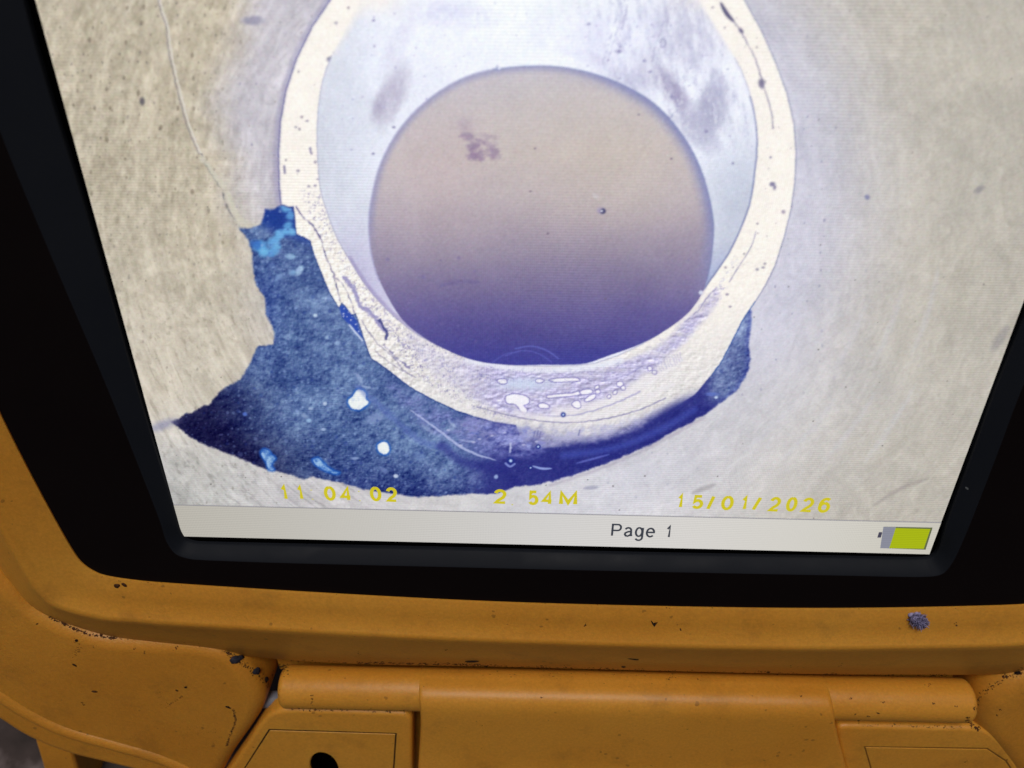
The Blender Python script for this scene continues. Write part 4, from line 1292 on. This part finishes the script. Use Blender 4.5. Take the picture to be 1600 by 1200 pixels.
def crumb_mat(name, col, rough=.9):
    mt, nt, bs, nodes, links = new_mat(name)
    tc = nodes.new('ShaderNodeTexCoord').outputs['Object']
    n1 = noise(nt, tc, 1500.0, 3.0)
    r = ramp(nodes, [(.3, tuple(c * .5 for c in col) + (1,)), (.7, tuple(min(1, c * 1.5) for c in col) + (1,))])
    links.new(n1.outputs[0], r.inputs[0]); links.new(r.outputs[0], bs.inputs['Base Color'])
    bs.inputs['Roughness'].default_value = rough
    bs.inputs['Specular IOR Level'].default_value = .1
    return mt
M_DIRT = crumb_mat('dark_dirt', (0.016, 0.010, 0.009))
M_DIRT2 = crumb_mat('brown_dirt', (0.07, 0.03, 0.014))
M_BLUEG = crumb_mat('blue_grey_grit', (0.030, 0.030, 0.042))

def lump(seed, sx, sy, sz, sub=2, rough=.35):
    bm = bmesh.new()
    bmesh.ops.create_icosphere(bm, subdivisions=sub, radius=1.0)
    rs = np.random.RandomState(seed)
    ph = rs.rand(6) * 6
    k = rs.rand(6, 3) * 5 - 2.5
    V = []
    for v in bm.verts:
        c = np.array(v.co)
        f = 1 + rough * sum(math.sin(float(k[q] @ c) + ph[q]) for q in range(6)) / 2.4
        V.append((c[0] * sx * f, c[1] * sy * f, max(c[2], -.3) * sz * f))
    F = [tuple(v.index for v in f.verts) for f in bm.faces]
    bm.free()
    return np.array(V), F

def basis(n, ang):
    z = n.normalized()
    x = Vector((math.cos(ang), math.sin(ang), 0)); x = (x - z * x.dot(z)).normalized()
    y = z.cross(x)
    return Matrix((x, y, z)).transposed()

def thing_on(name, px_, py_, V, F, mat, label, cat, ang=0.0, group=None, lift=0.0):
    loc, nrm = hit(px_, py_)
    if loc is None:
        return None
    me = bpy.data.meshes.new(name)
    me.from_pydata((V * .001).tolist(), [], F)
    me.polygons.foreach_set('use_smooth', [True] * len(me.polygons))
    me.materials.append(mat)
    o = bpy.data.objects.new(name, me); COL.objects.link(o)
    R_ = basis(nrm, ang).to_4x4()
    o.matrix_world = LID @ (Matrix.Translation((loc + nrm * lift) * .001) @ R_)
    o['label'] = label; o['category'] = cat
    if group: o['group'] = group
    return o

# tuft of lint
def tuft():
    rs = np.random.RandomState(3)
    V, F, n = [], [], 0
    for k, (ox, oy, sx, sy, sz) in enumerate([(-.9, .3, 1.3, 1.0, 1.0), (.3, .2, 1.4, .95, 1.1), (1.3, -.3, 1.1, .7, .7), (-.2, -.6, 1.3, .7, .8), (-1.2, .8, .7, .6, .7), (2.1, -.6, .6, .4, .4)]):
        v, f = lump(31 + k, sx, sy, sz, 3, .55)
        V.append(v + np.array([ox, oy, 0])); F += [tuple(i + n for i in q) for q in f]; n += len(v)
    for k in range(260):                             # short curled fibres
        a = rs.rand() * 6.28; q = math.sqrt(rs.rand())
        p = np.array([math.cos(a) * 2.3 * q, math.sin(a) * 1.6 * q, .25 + 1.0 * (1 - q)])
        d = rs.randn(3); d[2] = abs(d[2]) * .6; d /= np.linalg.norm(d)
        c = rs.randn(3) * .7
        w = .07 + .06 * rs.rand()
        prev = None
        pts = [p + d * t * .8 + c * t * t * .5 for t in np.linspace(0, 1, 5)]
        s = n
        for t, pt in enumerate(pts):
            V.append(np.array([pt + [w, 0, 0], pt + [-w * .5, w * .87, 0], pt + [-w * .5, -w * .87, w]]))
            if t:
                b_ = s + 3 * t
                for e in range(3):
                    F.append((b_ - 3 + e, b_ - 3 + (e+1) % 3, b_ + (e+1) % 3, b_ + e))
        n += 15
    return np.concatenate(V), F
M_LINT = crumb_mat('blue_grey_lint', (0.30, 0.28, 0.47), .95)
V, F = tuft()
thing_on('lint_tuft', 1434, 967, V, F, M_LINT, 'blue-grey tuft of lint on the yellow rim below the battery icon', 'lint', ang=-.65)

# V-shaped black fleck
def fleck():
    V, F = [], []
    def seg(p, q, w0, w1):
        p, q = np.array(p, float), np.array(q, float)
        d = (q - p) / np.linalg.norm(q - p); nn = np.array([-d[1], d[0], 0])
        s = len(V)
        for c, w in ((p, w0), ((p + q) / 2 + nn * .05, (w0 + w1) / 1.6), (q, w1)):
            V.extend([c + nn * w, c + np.array([0, 0, w * 1.4 + .08]), c - nn * w, c - np.array([0, 0, .03])])
        for k in range(2):
            for e in range(4):
                F.append((s + 4*k + e, s + 4*k + (e+1) % 4, s + 4*k + 4 + (e+1) % 4, s + 4*k + 4 + e))
        F.append((s, s+1, s+2, s+3)); F.append((s+8, s+11, s+10, s+9))
    seg((0, -.6, 0), (-.95, .85, 0), .26, .05)
    seg((0, -.6, 0), (.62, .45, 0), .22, .06)
    seg((-.1, -.4, .02), (.12, .5, .05), .18, .03)
    return np.array(V), F
V, F = fleck()
thing_on('black_fleck', 1023, 974, V, F, M_DIRT, 'tiny V-shaped black fleck on the middle of the yellow rim', 'fleck', lift=.02)

crumbs = [(372, 1029, 1.7, 1.2, 0.6, M_BLUEG, 'larger dark crumb at the rounded corner of the left case arm'),
          (400, 1049, 1.15, .9, 0.5, M_BLUEG, 'small dark crumb just right of the larger one on the left arm corner'),
          (416, 1063, .7, .55, .4, M_DIRT, 'smallest dark crumb nearest the hinge barrel on the left arm corner'),
          (116, 1039, .62, .38, .25, M_DIRT, 'black grain near the left edge on the flat left case arm'),
          (119, 1001, .42, .5, .2, M_DIRT, 'dark grain just under the lid edge on the left case arm'),
          (147, 1080, .6, .32, .2, M_DIRT2, 'brown grain in the middle of the left case arm'),
          (276, 1079, .45, .33, .22, M_DIRT, 'dark grain at the left of the close pair on the left arm'),
          (291, 1074, .55, .34, .22, M_DIRT, 'dark grain with a tail at the right of the close pair on the left arm'),
          (357, 1105, .85, .55, .15, M_DIRT, 'black chip at the head of the hooked scratch on the left arm'),
          (184, 915, .75, .62, .3, M_DIRT2, 'dark smut on the rim corner just under the black panel, left one'),
          (195, 914, .6, .5, .25, M_DIRT2, 'dark smut on the rim corner just under the black panel, right one'),
          (992, 1030, 1.5, .4, .2, M_DIRT, 'flat black crescent on the dark slope under the V-shaped fleck'),
          (975, 1042, .65, .5, .3, M_DIRT, 'black crumb in the seam left of the flat black crescent'),
          (738, 1033, 2.3, .45, .25, M_DIRT, 'long dark clot in the seam above the hinge leaf'),
          (1342, 1126, .45, .4, .2, M_DIRT, 'black grain under the hinge barrel above the right latch'),
          (1590, 1051, .75, .5, .3, M_DIRT, 'dark crumb on the seam at the far right case arm')]
for k, (cx_, cy_, sx, sy, sz, mt, lb) in enumerate(crumbs):
    V, F = lump(20 + k, sx, sy, sz, 2, .4)
    thing_on('dirt_crumb', cx_, cy_, V, F, mt, lb, 'dirt', ang=random.uniform(-.4, .3), group='dirt crumbs on the yellow case')

# uncountable fine dirt in the seams and scattered about
DV, DF = [], []
base_lumps = [lump(60 + k, 1, 1, .5, 1, .5) for k in range(6)]
def sprinkle(px_, py_, s):
    loc, nrm = hit(px_, py_)
    if loc is None:
        return
    V, F = random.choice(base_lumps)
    R_ = np.array(basis(nrm, random.uniform(0, 6)))
    V = V * np.array([s * random.uniform(.6, 1.6), s * random.uniform(.5, 1), s * .5])
    V = V @ R_.T + np.array(loc)
    o_ = len(DV)
    DV.extend(V.tolist()); DF.extend([tuple(i + o_ for i in f) for f in F])
def along(pts, n, spread, smin, smax):
    q = catmull([(a, b, 0) for a, b in pts], 8, False)[:, :2]
    for _ in range(n):
        t = random.random() * (len(q) - 1.001); i = int(t)
        p = q[i] + (q[i+1] - q[i]) * (t - i)
        sprinkle(p[0] + random.gauss(0, spread), p[1] + random.gauss(0, spread), random.uniform(smin, smax) ** 1)
seam = [(455, 1033), (600, 1036), (700, 1038.5), (900, 1044), (1100, 1049), (1300, 1053.5), (1480, 1055)]
along(seam, 300, 1.1, .07, .24)
along([(560, 1036), (640, 1037), (700, 1038), (760, 1040), (1000, 1046)], 150, 1.0, .1, .36)
for (cx_, cy_) in [(600, 1036), (725, 1038), (752, 1040), (845, 1042), (935, 1045), (1190, 1050), (1290, 1053), (1385, 1055), (1462, 1055)]:
    for _ in range(14):
        sprinkle(cx_ + random.gauss(0, 8), cy_ + random.gauss(0, 1.1), random.uniform(.1, .34))
along([(78, 964), (95, 972), (120, 984), (150, 993), (180, 997)], 110, 1.1, .1, .32)
along([(180, 997), (260, 1001), (330, 1010)], 40, 1.5, .05, .16)
along([(352, 1016), (372, 1030), (398, 1050), (420, 1070), (430, 1085)], 220, 3.0, .06, .24)
along([(428, 1060), (438, 1048), (446, 1040)], 110, 3, .08, .3)
along([(700, 1045), (800, 1050), (900, 1052), (1100, 1058)], 90, 6, .05, .17)
along([(455, 1108), (520, 1109), (600, 1111), (645, 1112)], 90, 1.5, .08, .26)
along([(1522, 1108), (1540, 1080), (1566, 1062), (1600, 1048)], 90, 2.2, .08, .24)
along([(1512, 1122), (1518, 1134), (1530, 1140)], 60, 1.8, .1, .3)  # grains here also stand in for the dark shade of the contact gap
along([(1330, 1133), (1420, 1134), (1500, 1137)], 50, 1.5, .06, .2)
along([(487, 1085), (488, 1096), (489, 1106)], 16, 1, .08, .2)
along([(264, 1101), (275, 1095), (284, 1088)], 26, 1.0, .06, .2)
along([(248, 1078), (250, 1095), (262, 1108)], 22, 3, .04, .13)
along([(365, 1110), (368, 1125), (361, 1145), (354, 1165)], 190, .8, .08, .2)
along([(118, 1000), (124, 1014), (114, 1024)], 40, 2.6, .04, .16)
along([(118, 1020), (140, 1012), (156, 1010)], 16, 1.5, .04, .12)
along([(300, 1138), (320, 1142), (340, 1140)], 34, 4, .04, .12)
along([(150, 900), (230, 911), (600, 931), (900, 946), (1300, 952), (1500, 950)], 40, 1.2, .05, .14)
for _ in range(90):
    sprinkle(random.uniform(0, 1600), random.uniform(960, 1200), random.uniform(.04, .11))
for (cx_, cy_) in [(1253, 1087), (1336, 1115), (1329, 1090), (1458, 1100), (1454, 1070), (1448, 1071), (1494, 1104), (754, 1133), (846, 1091), (1048, 1060), (1044, 1062), (560, 1020), (563, 1022), (697, 1015), (1236, 1041), (1314, 1039), (914, 976), (1064, 984),
                   (1564, 1110), (1558, 1118), (131, 1100), (129, 1098), (210, 1014), (227, 1020), (58, 975), (277, 1012), (1380, 1098), (1372, 1115), (1357, 1120), (1510, 1190), (1573, 1186), (1495, 976)]:
    for _ in range(3):
        sprinkle(cx_ + random.gauss(0, 1.6), cy_ + random.gauss(0, 1.2), random.uniform(.1, .26))
me = bpy.data.meshes.new('fine_dirt')
me.from_pydata((np.array(DV) * .001).tolist(), [], DF)
me.materials.append(M_DIRT2)
fd = bpy.data.objects.new('fine_dirt', me); COL.objects.link(fd)
fd.matrix_world = LID
fd['kind'] = 'stuff'
fd['label'] = 'fine brown dirt gathered in the seams of the yellow case'
fd['category'] = 'dirt'
